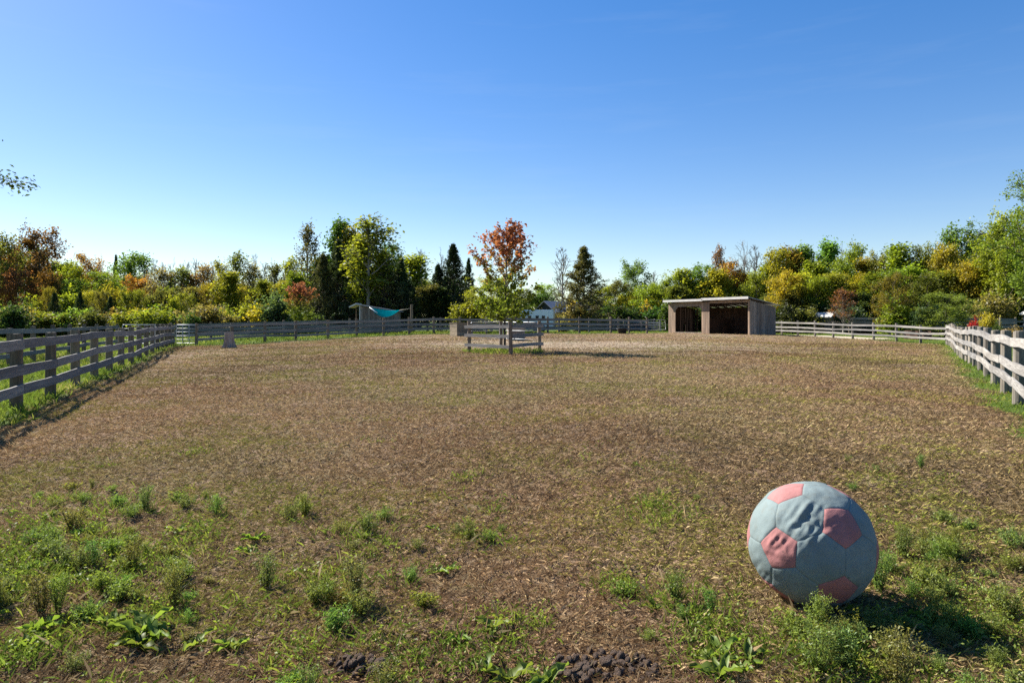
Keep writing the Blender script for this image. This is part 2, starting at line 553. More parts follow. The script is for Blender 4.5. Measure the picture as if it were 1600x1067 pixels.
BOARDS = {}
POSTS = {}


def board_pool(mat, w, wave):
    k = (mat.name, round(w, 3), wave)
    if k not in BOARDS:
        BOARDS[k] = [mesh_np('rail', *board_mesh(i + int(w * 100), w, wave), mat, False) for i in range(7)]
    return BOARDS[k]


def post_pool(mat, r0, h, square):
    k = (mat.name, r0, h, square)
    if k not in POSTS:
        POSTS[k] = [post_mesh(i, mat, r0, h, square) for i in range(5)]
    return POSTS[k]


def fence(label, pts, bay, levels, rail_mat, post_mat, r0=.095, h=1.4, w=.17, side=1, wave=.02, square=False, seed=1, jit=.03, first_post=True):
    """one fence along a polyline; levels = rail centre heights; side = which side of the posts carries the rails"""
    r = np.random.default_rng(seed)
    pp = []
    for (ax, ay), (bx, by) in zip(pts[:-1], pts[1:]):
        n = max(1, round(math.hypot(bx - ax, by - ay) / bay))
        for k in range(n): pp.append((ax + (bx - ax) * k / n, ay + (by - ay) * k / n))
    pp.append(pts[-1])
    z0 = g(*pp[0])
    root = empty('board_fence', (pp[0][0], pp[0][1], z0))
    tag(root, label, 'fence')
    o3 = Vector((pp[0][0], pp[0][1], z0))
    zs = [g(*p) for p in pp]
    P = post_pool(post_mat, r0, h, square)
    for k, (x, y) in enumerate(pp):
        if k == 0 and not first_post: continue
        link('post', P[int(r.integers(5))], root, Vector((x, y, zs[k] + r.normal(0, .018))) - o3, (0, 0, r.uniform(0, 6.28) if not square else math.atan2(pts[1][1] - pts[0][1], pts[1][0] - pts[0][0])))
    B = board_pool(rail_mat, w, wave)
    n = len(pp)
    for li, lv in enumerate(levels):
        hz = [zs[k] + lv + r.normal(0, jit) for k in range(n)]
        k = 0
        first = 1 if li % 2 else 2
        while k < n - 1:
            step = min(first, n - 1 - k); first = 2
            a, b = k, k + step
            if step == 2:           # do not bridge a corner
                v1 = Vector(pp[a + 1]) - Vector(pp[a]); v2 = Vector(pp[b]) - Vector(pp[a + 1])
                if v1.angle(v2) > .06: b = a + 1; step = 1
            A = Vector((*pp[a], hz[a])); Bv = Vector((*pp[b], hz[b]))
            d = Bv - A
            nrm = Vector((-d.y, d.x, 0)).normalized() * side
            A = A + nrm * (r0 + .012); d = d + Vector((0, 0, 0))
            L = d.length + (.0 if b < n - 1 else .06)
            yaw = math.atan2(d.y, d.x); pit = -math.asin(d.z / d.length)
            link('rail', B[int(r.integers(7))], root, A - o3 + Vector((0, 0, 0)), (0, pit, yaw), (L - .006, 1, 1))
            k = b
    return root


V2 = lambda v: (v.x, v.y)
fence('long grey board fence with brown posts along the left edge of the paddock', [V2(LF0), V2(LF1)], 2.5, (1.18, .77, .37), M_rail_grey, M_post_brown,
      r0=.10, h=1.38, w=.18, side=-1, wave=.014, square=True, seed=3, jit=.022)
fence('sunlit pale board fence on round posts along the right edge of the paddock', [V2(RF0), V2(RF1)], 2.42, (1.18, .79, .42), M_rail_pale, M_post_round,
      r0=.105, h=1.4, w=.175, side=1, wave=.035, seed=4, jit=.03)
fence('sunlit pale board fence running behind the shelter to the right corner', [(30.6, 48.0), (25.3, 64.0), (22.6, 72.0)], 2.2, (1.17, .78, .42), M_rail_pale, M_post_round,
      r0=.09, h=1.36, w=.15, side=1, wave=.02, seed=5, first_post=False)
fence('dark grey board fence closing the far left side of the paddock', [(-20.2, 43.7), (-15.36, 48.5), (-12.0, 52.8), (-6.4, 56.0), (0, 56.8)], 2.5, (1.18, .78, .40),
      M_rail_grey, M_post_brown, r0=.10, h=1.4, w=.16, side=-1, wave=.015, seed=6)
fence('dark grey board fence behind the young maple and the tree guard', [(.3, 56.9), (8.4, 58.0), (11.9, 60.2)], 2.5, (1.18, .78, .40), M_rail_grey, M_post_brown,
      r0=.09, h=1.4, w=.15, side=-1, wave=.015, seed=7)
fence('second grey board fence across the lane outside the left fence', [(-16.2, 19.5), (-23.6, 40.8)], 2.5, (1.2, .8, .4), M_rail_grey, M_post_brown, r0=.09, h=1.4,
      w=.17, side=-1, wave=.02, square=True, seed=8)
fence('outer grey board fence standing behind the far left fence', [(-24.5, 49.0), (-16.0, 56.0), (-9.0, 60.5), (1.5, 62.5), (10, 64)], 2.6, (1.2, .82, .45), M_rail_grey,
      M_post_brown, r0=.09, h=1.4, w=.22, side=-1, wave=.015, seed=9)
fence('short bright board fence seen to the left of the shelter', [(9.5, 82), (16.5, 76)], 2.5, (1.1, .75, .4), M_rail_pale, M_post_round, r0=.08, h=1.3, w=.17, side=1,
      wave=.015, seed=10)
fence('dark board fence in the shade of the wood behind the bright right fence', [(32.6, 66), (37, 62.5), (45, 61)], 2.5, (1.55, 1.25, .9), M_rail_grey, M_post_brown, r0=.08, h=1.75,
      w=.24, side=-1, wave=.01, seed=11)
fence('far pen fence of grey rails beyond the right fence', [(38.6, 54.0), (43, 53.0), (52, 53)], 2.4, (1.45, 1.1, .75, .4), M_rail_grey, M_post_round, r0=.08, h=1.75, w=.12,
      side=-1, wave=.01, seed=12)


# ------------------------------------------------------------------ gates
def tube_gate(label, a, b, h0, h1, nbars, r=.022):
    za = g(*a)
    d = Vector((b[0] - a[0], b[1] - a[1])); L = d.length
    root = empty('tube_gate', (a[0], a[1], za), math.atan2(d.y, d.x))
    tag(root, label, 'gate')
    me = MB().tube([(.0, 0, h0), (0, 0, h1 - .05), (.05, 0, h1), (L - .05, 0, h1), (L, 0, h1 - .05), (L, 0, h0), (0.02, 0, h0)], r, 8).mesh('gate_frame', M_galv, True)
    link('gate_frame', me, root)
    bar = MB().tube([(0, 0, 0), (L, 0, 0)], r * .8, 8).mesh('bar', M_galv, True)
    for k in range(1, nbars + 1):
        link('bar', bar, root, (0, 0, h0 + (h1 - h0) * k / (nbars + 1)))
    for x in (L * .33, L * .67):
        link('stay', MB().box(x - .02, x + .02, -.012, .012, h0, h1).mesh('stay', M_galv), root)
    return root


tube_gate('silver tube gate closing the gap between the left fence and the far fence', (-21.65, 44.05), (-20.35, 43.85), .18, 1.36, 4)
tube_gate('wide silver tube gate across the lane behind the left fence', (-23.5, 41.2), (-21.95, 43.8), .2, 1.36, 4)
tube_gate('thin dark rail gate between the far fence and the shelter', (12.0, 60.3), (14.3, 63.6), .3, 1.2, 2, .018)
tube_gate('pale tube pen gate in front of the wood right of the shelter', (31.4, 71.0), (34.6, 69.5), .3, 1.9, 3, .03)
# chute posts beside the pen gate
for k, (x, hh) in enumerate(((29.4, 2.1), (30.0, 2.0), (30.9, 2.05))):
    o = link('pen_post', MB().tube([(0, 0, -.3), (0, 0, hh)], .055, 10).mesh('pen_post', M_white, True), None, (x, 71.3, g(x, 71.3)))
    tag(o, 'white upright pen post standing left of the pale tube pen gate', 'post', 'white pen posts')


# ------------------------------------------------------------------ run-in shelter
def board_up(w, h, t, mat, hr=None, seed=0):
    """upright board, slightly uneven, top cut from h to hr"""
    hr = h if hr is None else hr
    r = np.random.default_rng(seed)
    j = r.normal(0, .004, 4)
    return MB().hexa([(j[0], 0, 0), (w + j[1], 0, 0), (w + j[1], t, 0), (j[0], t, 0), (j[2], 0, h), (w + j[3], 0, hr), (w + j[3], t, hr), (j[2], t, h)]).mesh('plank', mat)


def shelter():
    L, D, HF, HB = 9.33, 3.2, 2.93, 2.42
    ox, oy, oz = 14.7, 64.0, .50
    root = empty('run_in_shelter', (ox, oy, oz), math.atan2(-8, 4.8))
    tag(root, 'grey timber run-in shelter with two dark open bays and a low sloping roof', 'shelter')
    r = np.random.default_rng(2)

    def top(y): return HF + (HB - HF) * y / D
    # right end wall: upright boards
    y = 0.0; k = 0
    while y < D - .02:
        w = min(r.uniform(.17, .24), D - y)
        me = board_up(w - .008, top(y), .03, M_plank_v, top(y + w), k)
        link('plank', me, root, (L + .03 + r.uniform(0, .008), y, -.12), (0, 0, R(90))); y += w; k += 1
    # left end wall, two boards missing low down
    y = 0.0
    while y < D - .02:
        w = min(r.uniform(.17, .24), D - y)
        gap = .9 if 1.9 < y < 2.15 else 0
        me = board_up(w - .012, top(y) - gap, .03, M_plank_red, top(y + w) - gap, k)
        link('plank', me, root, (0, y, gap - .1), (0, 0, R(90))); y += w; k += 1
    # back wall, boards missing at its left end
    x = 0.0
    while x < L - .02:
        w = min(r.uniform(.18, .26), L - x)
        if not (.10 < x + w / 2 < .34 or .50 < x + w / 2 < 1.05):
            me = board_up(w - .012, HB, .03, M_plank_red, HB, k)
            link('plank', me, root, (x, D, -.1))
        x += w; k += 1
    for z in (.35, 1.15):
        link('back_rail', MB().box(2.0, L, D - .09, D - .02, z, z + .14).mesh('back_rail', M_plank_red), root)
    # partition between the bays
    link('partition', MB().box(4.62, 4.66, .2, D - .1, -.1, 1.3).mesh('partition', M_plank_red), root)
    # front: piers of upright boards
    for x0, x1 in ((0.0, .9), (4.12, 5.02)):
        x = x0
        while x < x1 - .02:
            w = min(.225, x1 - x)
            link('plank', board_up(w - .008, HF - .04, .03, M_plank_warm, HF - .04, k), root, (x, -.035 - r.uniform(0, .006), -.1)); x += w; k += 1
    link('corner_post', MB().box(L - .17, L - .02, -.01, .15, -.1, HF - .04).mesh('corner_post', M_plank_warm), root)
    # lintel board with knee braces over the left bay, header over the right bay
    link('lintel', MB().prism([(.9, HF - .06), (4.12, HF - .06), (4.12, 2.08), (3.82, 2.42), (1.2, 2.42), (.9, 2.08)], -.045, -.012).mesh('lintel', M_plank_warm), root)
    link('header', MB().box(5.02, L, -.03, .08, HF - .27, HF - .05).mesh('header', M_plank_warm), root)
    link('kick_board', MB().box(.9, 4.12, -.03, .0, -.08, .12).mesh('kick_board', M_plank_v), root)
    # roof: two overlapping sheets and pale front fascias
    th = math.atan2(HF - HB, D)
    for (xa, xb, dz, tk) in ((-.32, 4.6, -.03, .05), (4.45, L + .22, .03, .05)):
        p = []
        for zz in (0, tk):
            for (xx, yy) in ((xa, -.42), (xb, -.42), (xb, D + .35), (xa, D + .35)):
                p.append((xx, yy, top(yy) + .03 + dz + zz))
        link('roof', MB().hexa(p).mesh('roof', M_roof_metal), root)
        link('fascia', MB().box(xa, xb, -.46, -.425, top(-.42) - .10 + dz, top(-.42) + .10 + dz).mesh('fascia', M_fascia), root)
    for xx in np.arange(.4, L, .93):
        rf = MB().hexa([(xx, -.4, top(-.4) - .12), (xx + .05, -.4, top(-.4) - .12), (xx + .05, D, top(D) - .12), (xx, D, top(D) - .12),
                        (xx, -.4, top(-.4) - .02), (xx + .05, -.4, top(-.4) - .02), (xx + .05, D, top(D) - .02), (xx, D, top(D) - .02)])
        link('rafter', rf.mesh('rafter', M_plank_red), root)


shelter()


# ------------------------------------------------------------------ tack shed with a turquoise tarp slung from it
def tack_shed():
    Z = 60.0
    x0, x1 = wx(563, Z), wx(621, Z)
    W = x1 - x0
    zg = g((x0 + x1) / 2, Z)
    root = empty('small_shed', (x0, Z, zg), R(3))
    tag(root, 'small grey board shed with a pale edged slanting roof behind the far left fence', 'shed')
    H0, H1, D = 2.52, 1.98, 2.2
    r = np.random.default_rng(3)
    x = 0; k = 0
    while x < W - .02:
        w = min(.21, W - x)
        ha = H0 + (H1 - H0) * x / W; hb = H0 + (H1 - H0) * (x + w) / W
        link('plank', board_up(w - .008, ha + .1, .03, M_plank_v, hb + .1, 50 + k), root, (x, r.uniform(0, .008), -.1)); x += w; k += 1
    link('back_wall', MB().prism([(0, -.1), (W, -.1), (W, H1), (0, H0)], D, D + .04).mesh('back_wall', M_plank_red), root)
    link('end_wall', MB().box(W - .04, W, .05, D, -.1, H1 - .03).mesh('end_wall', M_plank_v), root)
    link('inner_wall', MB().box(.5, .55, .04, D, -.1, H0 - .15).mesh('inner_wall', M_orange_wall), root)
    link('door_post', MB().box(-.62, -.54, 1.2, 1.28, -.1, H0 - .25).mesh('door_post', M_plank_warm), root)
    link('corner_post', MB().box(-.09, -.01, -.02, .06, -.1, H0 - .02).mesh('corner_post', M_fascia), root)
    tk = .07
    sl = (H1 - H0) / W
    p = []
    for zz in (0, tk):
        for xx, yy in ((-.30, -.2), (W + .25, -.2), (W + .25, D + .2), (-.30, D + .2)):
            p.append((xx, yy, H0 + .02 + sl * xx + zz))
    link('roof', MB().hexa(p).mesh('roof', M_roof_metal), root)
    link('eave', MB().hexa([(-.95, -.25, H0 - .20), (-.302, -.25, H0 + .10), (-.302, D + .2, H0 + .10), (-.95, D + .2, H0 - .20),
                            (-.95, -.25, H0 - .08), (-.302, -.25, H0 + .22), (-.302, D + .2, H0 + .22), (-.95, D + .2, H0 - .08)]).mesh('eave', M_fascia), root)
    return x0, Z, zg


tack_shed()
Zp = 57.4
xp = wx(643, Zp)
pole = link('tall_post', post_mesh(77, M_post_brown, .11, 2.45), None, (xp, Zp, g(xp, Zp)))
tag(pole, 'tall timber post rising above the far fence right of the turquoise tarp', 'post')


def tarp():
    Z = 58.6
    a = Vector((wx(575, Z), Z + .9, wz(480, Z))); b = Vector((wx(625, Z), Z - .2, wz(484.3, Z)))
    m, nt, p, out = new_mat('tarp_cloth')
    n1 = noise(nt, mapped(nt, (1, 1, 1)), 5, 4)
    tcol = ramp(nt, n1, [(.3, (.0, .17, .22)), (.7, (.003, .25, .31))])
    nt.links.new(tcol, p.inputs['Base Color'])
    p.inputs['Roughness'].default_value = 1; p.inputs['Specular IOR Level'].default_value = 0
    tl = nt.nodes.new('ShaderNodeBsdfTranslucent'); nt.links.new(tcol, tl.inputs['Color'])
    ms = nt.nodes.new('ShaderNodeMixShader'); ms.inputs[0].default_value = .55
    nt.links.new(p.outputs[0], ms.inputs[1]); nt.links.new(tl.outputs[0], ms.inputs[2]); nt.links.new(ms.outputs[0], out.inputs['Surface'])
    n, q = 22, 9
    vs = []
    for i in range(n + 1):
        s = i / n
        c = a.lerp(b, s)
        sag = 4 * s * (1 - s)
        for j in range(q + 1):
            t = j / q * 2 - 1
            q_ = (1 - t) / 2                    # 0 at the back edge, 1 at the hanging front edge
            y = c.y + .25 * sag - q_ * (.10 + .45 * sag)
            z = c.z - sag * (.12 + .60 * q_ ** 1.15) + .012 * math.sin(9 * s + 5 * t) * sag
            vs.append((c.x, y, z))
    fs = []
    for i in range(n):
        for j in range(q):
            k = i * (q + 1) + j
            fs.append([k, k + 1, k + q + 2, k + q + 1])
    me = mesh_np('cloth', np.array(vs), fs, m, True)
    root = empty('tarp', a)
    tag(root, 'turquoise tarp slung and sagging between the small grey shed and a tall post', 'tarp')
    o = link('cloth', me, root, -a)
    tp = Vector((xp, Zp, wz(481.5, Zp)))
    link('rope', MB().tube([b, b.lerp(tp, .5) - Vector((0, 0, .03)), tp], .014, 6).mesh('rope', M_rope, True), root, -a)
    link('strap', MB().tube([a + Vector((.0, -.3, .0)), a + Vector((.55, -.52, -.38)), a + Vector((.75, -.55, -.48))], .03, 6).mesh('strap', M_white, True), root, -a)


tarp()


# ------------------------------------------------------------------ crates, tub, stump
def plank_box(name, label, x, y, w, d, h, rz, mat, nrow=3):
    root = empty(name, (x, y, g(x, y)), rz)
    tag(root, label, 'crate')
    hh = h / nrow
    for k in range(nrow):
        z0, z1 = k * hh - (.06 if k == 0 else 0), (k + 1) * hh - .012
        for yy in (-d / 2, d / 2 - .035):
            link('plank', MB().box(-w / 2, w / 2, yy, yy + .035, z0, z1).mesh('plank', mat), root, (random.uniform(-.008, .008), random.uniform(-.006, .006), 0))
        for xx in (-w / 2 - .002, w / 2 - .033):
            link('plank', MB().box(xx, xx + .035, -d / 2 + .037, d / 2 - .037, z0, z1).mesh('plank', mat), root, (random.uniform(-.006, .006), 0, 0))
    link('lid', MB().box(-w / 2 - .03, w / 2 + .03, -d / 2 - .03, d / 2 + .03, h - .008, h + .03).mesh('lid', mat), root, rot=(0, 0, .01))
    return root


plank_box('plank_crate', 'square plank crate with a sunlit left face left of the tree guard', wx(720, 51), 51.5, 1.35, 1.15, .98, R(33), M_crate)
plank_box('plank_crate', 'low grey plank crate seen through the rails of the tree guard', wx(806, 43), 43.2, 1.0, .8, .72, R(12), M_plank_v)


def tub():
    x, y = wx(970, 57.2), 56.4
    root = empty('feed_tub', (x, y, g(x, y)), R(-8)); tag(root, 'low black feed tub standing by the far fence left of the shelter', 'tub')
    o = MB()
    n = 24
    ring = lambda a, b, z: [(a * math.copysign(abs(math.cos(t)) ** .6, math.cos(t)), b * math.copysign(abs(math.sin(t)) ** .6, math.sin(t)), z) for t in np.linspace(0, 2 * np.pi, n, endpoint=False)]
    rings = [ring(.30, .22, -.03), ring(.36, .27, .4), ring(.40, .30, .42), ring(.40, .30, .45), ring(.34, .25, .44), ring(.28, .2, .06)]
    vs = [v for q in rings for v in q]
    fs = [[k * n + j, k * n + (j + 1) % n, (k + 1) * n + (j + 1) % n, (k + 1) * n + j] for k in range(len(rings) - 1) for j in range(n)]
    fs += [list(range(n))[::-1], [(len(rings) - 1) * n + j for j in range(n)]]
    link('tub_body', mesh_np('tub_body', np.array(vs), fs, M_black, True), root)
    link('handle', MB().tube([(-.38, -.1, .40), (-.46, -.08, .41), (-.46, .08, .41), (-.38, .1, .40)], .018, 6).mesh('handle', M_galv, True), root)


tub()


def stump():
    x, y = wx(358, 38), 38.0
    root = empty('tree_stump', (x, y, g(x, y))); tag(root, 'grey weathered tree stump standing in the left of the paddock', 'stump')
    n = 28; th = np.linspace(0, 2 * np.pi, n, endpoint=False)
    vs = []
    for z, rr, am in ((-.1, .50, .10), (.06, .42, .09), (.2, .35, .06), (.5, .29, .03), (.82, .265, .02), (.90, .26, .02)):
        for t in th:
            rad = rr + am * math.sin(5 * t + .7) + am * .6 * math.sin(9 * t + 2)
            rad *= .86
            vs.append((rad * math.cos(t), rad * math.sin(t), z + (.03 * math.cos(t) if z > .85 else 0)))
    fs = [[k * n + j, k * n + (j + 1) % n, (k + 1) * n + (j + 1) % n, (k + 1) * n + j] for k in range(5) for j in range(n)]
    link('stump_body', mesh_np('stump_body', np.array(vs), fs, M_stump, False), root)
    top = [tuple(np.array(vs[5 * n + j]) * (1, 1, 1)) for j in range(n)] + [(0, 0, .895)]
    link('cut_face', mesh_np('cut_face', np.array(top), [[j, (j + 1) % n, n] for j in range(n)], M_plank_warm), root)


stump()


# ------------------------------------------------------------------ tree guard (small corral round the young maple)
def tree_guard():
    P = [(-.05, 29.0), (-1.95, 31.2), (-.55, 34.0), (1.28, 31.9)]
    root = empty('tree_guard', (P[0][0], P[0][1], g(*P[0])))
    tag(root, 'small four sided wooden tree guard of posts and rails round the young maple', 'fence')
    o3 = Vector(root.location)
    pm = post_pool(M_post_brown, .085, 1.42, False)
    for k, p in enumerate(P):
        link('post', pm[k], root, Vector((*p, g(*p))) - o3)
    B = board_pool(M_rail_grey, .15, .012)
    r = np.random.default_rng(5)
    for a, b in ((1, 0), (0, 3)):
        A = Vector(P[a]); C = Vector(P[b]); d = (C - A).normalized()
        n = Vector((d.y, -d.x)) * .105
        A = A - d * (.22 if a == 1 else .02); C = C + d * (.22 if b == 3 else .02)
        for lv in (1.14, .74, .32):
            if a == 0: lv += .035
            z = g(*P[0]) + .04 + lv
            L = (C - A).length
            link('rail', B[int(r.integers(7))], root, Vector((A.x + n.x, A.y + n.y, z)) - o3, (0, r.normal(0, .006), math.atan2(d.y, d.x)), (L, 1, 1))
    for a, b in ((1, 2), (2, 3)):
        A = Vector((*P[a], g(*P[a]))); C = Vector((*P[b], g(*P[b])))
        up = Vector((0, 0, 1))
        q = [A.lerp(C, .04) + up * .3, A.lerp(C, .04) + up * 1.28, A.lerp(C, .07) + up * 1.36, A.lerp(C, .93) + up * 1.36, A.lerp(C, .96) + up * 1.28, A.lerp(C, .96) + up * .3]
        link('tube_panel', MB().tube([v - o3 for v in q], .022, 8).mesh('tube_panel', M_galv, True), root)
        for lv in (.55, .95):
            link('tube_bar', MB().tube([A.lerp(C, .04) + up * lv - o3, A.lerp(C, .96) + up * lv - o3], .016, 6).mesh('tube_bar', M_galv, True), root)


tree_guard()


# ------------------------------------------------------------------ far buildings and the horse trailer
def far_house():
    Z = 92
    cx = wx(853, Z)
    rz = R(38)
    root = empty('far_house', (cx, Z, g(cx, Z)), rz)
    tag(root, 'low dark gabled house with a blue-grey roof beyond the far fence', 'house')
    W, Ln, He, Hp = 4.6, 7.0, 2.35, 3.75        # gable in the xz plane, ridge along +y turned right
    Ry = Matrix.Rotation(-R(76), 3, 'Z')
    link('gable_wall', MB().prism([(-W / 2 + .3, 0), (W / 2 - .3, 0), (W / 2 - .3, He), (0, Hp - .2), (-W / 2 + .3, He)], 0, .15).mesh('gable_wall', M_dark_wall), root, rot=(0, 0, -R(88)))
    link('side_wall', MB().box(W / 2 - .45, W / 2 - .3, .16, Ln, 0, He).mesh('side_wall', M_orange_wall), root, rot=(0, 0, -R(88)))
    link('far_wall', MB().box(-W / 2 + .3, -W / 2 + .45, .16, Ln, 0, He).mesh('far_wall', M_dark_wall), root, rot=(0, 0, -R(88)))
    for s in (-1, 1):
        p = []
        for zz in (0, .1):
            for xx, z, yy in ((0, Hp, -.4), (s * W / 2, He - .12, -.4), (s * W / 2, He - .12, Ln + .4), (0, Hp, Ln + .4)):
                p.append((xx, yy, z + zz))
        if s < 0: p = [p[1], p[0], p[3], p[2], p[5], p[4], p[7], p[6]]
        link('roof', MB().hexa(p).mesh('roof', M_roof_metal), root, rot=(0, 0, -R(88)))


far_house()


def trailer():
    Z = 76
    x = wx(838, Z)
    root = empty('horse_trailer', (x, Z, g(x, Z)), R(-9)); tag(root, 'white horse trailer with dark windows parked behind the far fence', 'trailer')
    L, D, z0, z1 = 3.7, 1.9, .55, 2.22
    o = MB().prism([(-L / 2, z0), (L / 2, z0), (L / 2, z1), (L / 2 - .1, z1 + .12), (-L / 2 + .35, z1 + .12), (-L / 2, z1 - .12)], 0, D)
    link('trailer_body', o.mesh('trailer_body', M_white), root)
    link('roof_cap', MB().box(-L / 2 + .1, L / 2 - .05, .05, D - .05, z1 + .10, z1 + .2).mesh('roof_cap', M_white), root)
    for k, xx in enumerate((-1.45, -.75, .1, .8)):
        w = link('window', MB().box(xx - .2, xx + .2, -.03, -.002, 1.35, 1.78).mesh('window', M_galv), root)
        link('pane', MB().box(xx - .17, xx + .17, -.045, -.032, 1.38, 1.75).mesh('pane', M_glass), w)
    for xx in (-.1, .75):
        wh = []
        for t in np.linspace(0, 2 * np.pi, 20, endpoint=False): wh.append((xx + .33 * math.cos(t), .33 + .33 * math.sin(t)))
        link('wheel', MB().prism(wh, -.06, .15).mesh('wheel', M_black), root)
    link('hitch', MB().box(L / 2, L / 2 + .8, D / 2 - .05, D / 2 + .05, .5, .6).mesh('hitch', M_black), root)


trailer()


def small_hut(label, px, Z, w, d, h, rh, wall, roof_m, rz):
    x = wx(px, Z)
    root = empty('farm_hut', (x, Z, g(x, Z)), rz); tag(root, label, 'hut')
    link('wall', MB().prism([(-w / 2, -.1), (w / 2, -.1), (w / 2, h), (0, h + rh - .06), (-w / 2, h)], 0, d).mesh('wall', wall), root)
    for s in (-1, 1):
        p = []
        for zz in (0, .07):
            for xx, z, yy in ((0, h + rh, -.2), (s * (w / 2 + .2), h - .06, -.2), (s * (w / 2 + .2), h - .06, d + .2), (0, h + rh, d + .2)):
                p.append((xx, yy, z + zz))
        if s < 0: p = [p[1], p[0], p[3], p[2], p[5], p[4], p[7], p[6]]
        link('roof', MB().hexa(p).mesh('roof', roof_m), root)
    link('door', MB().box(-.35, .35, -.03, -.002, 0, 1.6).mesh('door', M_plank_v), root)


small_hut('little grey hut with a pale roof behind the reddish bare tree', 1303, 70, 1.3, 1.7, 1.75, .4, M_plank_v, M_fascia, R(35))
small_hut('grey roofed hut cut by the right edge of the picture', 1664, 60, 2.2, 3, 2.1, .6, M_dark_wall, M_fascia, R(10))


# low trestle bench behind the bright fence
bx, by = wx(1440, 55), 55.5
bench = empty('picnic_table', (bx, by, g(bx, by)), R(12)); tag(bench, 'low dark bench table in the grass behind the bright right fence', 'table')
link('table_top', MB().box(-.9, .9, -.35, .35, .68, .73).mesh('table_top', M_plank_red), bench)
for s in (-1, 1):
    link('seat', MB().box(-.9, .9, s * .72 - .13, s * .72 + .13, .40, .44).mesh('seat', M_plank_red), bench)
    link('leg', MB().prism([(s * .6 - .05, 0), (s * .6 + .05, 0), (s * .6 + .05, .68), (s * .6 - .05, .68)], -.75, .75).mesh('leg', M_plank_red), bench)


# ------------------------------------------------------------------ trees
def leaf_cloud(centers, n, sigma, size, seed, flat=.5, H=1.0, asp=.36, uneven=1.0):
    r = np.random.default_rng(seed)
    m = len(centers)
    wgt = r.random(m) ** (1.6 * uneven) + .04
    idx = r.choice(m, n, p=wgt / wgt.sum())
    sg = np.asarray(sigma) * np.ones(3)
    pos = centers[idx] + r.normal(0, 1, (n, 3)) * sg
    nrm = r.normal(0, 1, (n, 3)); nrm[:, 2] = np.abs(nrm[:, 2]) + flat
    nrm /= np.linalg.norm(nrm, axis=1, keepdims=True)
    t = np.cross(nrm, r.normal(0, 1, (n, 3))); t /= np.linalg.norm(t, axis=1, keepdims=True) + 1e-9
    b = np.cross(nrm, t)
    s = size * r.uniform(.6, 1.35, (n, 1))
    v = np.stack([pos - t * s * .55, pos + b * s * asp + nrm * s * .06, pos + t * s * .6 - nrm * s * .1, pos - b * s * asp + nrm * s * .06], 1).reshape(-1, 3)
    f = np.arange(4 * n).reshape(n, 4)
    cl = r.random(m)
    at = np.stack([np.clip(r.normal(.5, .22, n), 0, 1), np.clip(pos[:, 2] / H, 0, 1), np.clip(.65 * cl[idx] + .35 * r.random(n), 0, 1)], -1)
    return v, f, np.repeat(at, 4, 0)


def norm3(v): return v / (np.linalg.norm(v) + 1e-9)


def skeleton(seed, H, lo, Rr, prof, nl, up, nsub=4, r0=None, lean=.03, top=.95, twig=False, upgrow=.18, fork=0):
    r = np.random.default_rng(seed)
    tubes, tips = [], []
    n = 10
    ts = np.linspace(0, 1, n)
    wob = np.cumsum(r.normal(0, lean * H / n, (n, 2)), 0); wob -= wob[0]
    tr = np.stack([wob[:, 0], wob[:, 1], ts * H * top], -1)
    r0 = r0 or .016 * H
    tubes.append((np.vstack([tr[0] - (0, 0, .3), tr]), np.concatenate([[r0 * 1.25], r0 * (1 - .9 * ts)]), 7))
    for i in range(nl):
        t = lo + (.97 - lo) * (i + r.random()) / nl
        base = np.array([np.interp(t, ts, tr[:, q]) for q in range(3)])
        u = (t - lo) / (1 - lo)
        az = i * 2.399 + r.normal(0, .4)
        Ln = Rr * prof(u) * r.uniform(.7, 1.2)
        el = up + r.normal(0, .14) + .45 * u
        d = np.array([math.cos(az) * math.cos(el), math.sin(az) * math.cos(el), math.sin(el)])
        s = np.linspace(0, 1, 6)[:, None]
        pts = base + d * Ln * s + np.array([0, 0, 1]) * upgrow * Ln * s ** 2 + r.normal(0, .025 * Ln, (6, 3)) * s
        rad = r0 * (.42 * (1 - u * .6)) * (1 - .85 * s[:, 0]) + .004 * H * .25
        tubes.append((pts, rad, 4))
        for q in (.55, .7, .85, 1.0):
            tips.append(np.array([np.interp(q, s[:, 0], pts[:, k]) for k in range(3)]))
        for j in range(nsub):
            q = r.uniform(.3, 1)
            b = np.array([np.interp(q, s[:, 0], pts[:, k]) for k in range(3)])
            dd = norm3(d + r.normal(0, .62, 3) + np.array([0, 0, .25]))
            l2 = Ln * r.uniform(.25, .48)
            p2 = b + dd * l2 * np.linspace(0, 1, 4)[:, None] + r.normal(0, .03 * l2, (4, 3)) * np.linspace(0, 1, 4)[:, None]
            tubes.append((p2, np.linspace(.35, .12, 4) * r0 * .32 + .0008 * H, 3))
            tips += [p2[2], p2[3]]
            if twig:
                for w in range(4):
                    b3 = p2[0] + (p2[3] - p2[0]) * r.uniform(.3, 1)
                    d3 = norm3(dd + r.normal(0, .5, 3) + np.array([0, 0, .35]))
                    l3 = l2 * r.uniform(.35, .7)
                    tubes.append((b3 + d3 * l3 * np.linspace(0, 1, 3)[:, None], np.array([.0016, .0012, .0008]) * H, 3))
                    tips.append(b3 + d3 * l3)
    return tubes, np.array(tips)


PROTO = {}
NAT = {}


def proto(name, tubes, tips, n, sigma, size, seed, leafm, barkm=M_bark, H=10., flat=.5):
    wood_me = tubes_mesh('trunk', tubes, barkm)
    crown = None
    rr = np.hypot(tips[:, 0], tips[:, 1])
    NAT[name] = (2 * np.percentile(rr, 93) + .3, max(tips[:, 2].max() * .985, tubes[0][0][-1, 2]))
    if n:
        v, f, at = leaf_cloud(tips, n, sigma, size, seed, flat, H)
        crown = mesh_np('crown', v, f, leafm, False, at)
    PROTO[name] = (wood_me, crown)


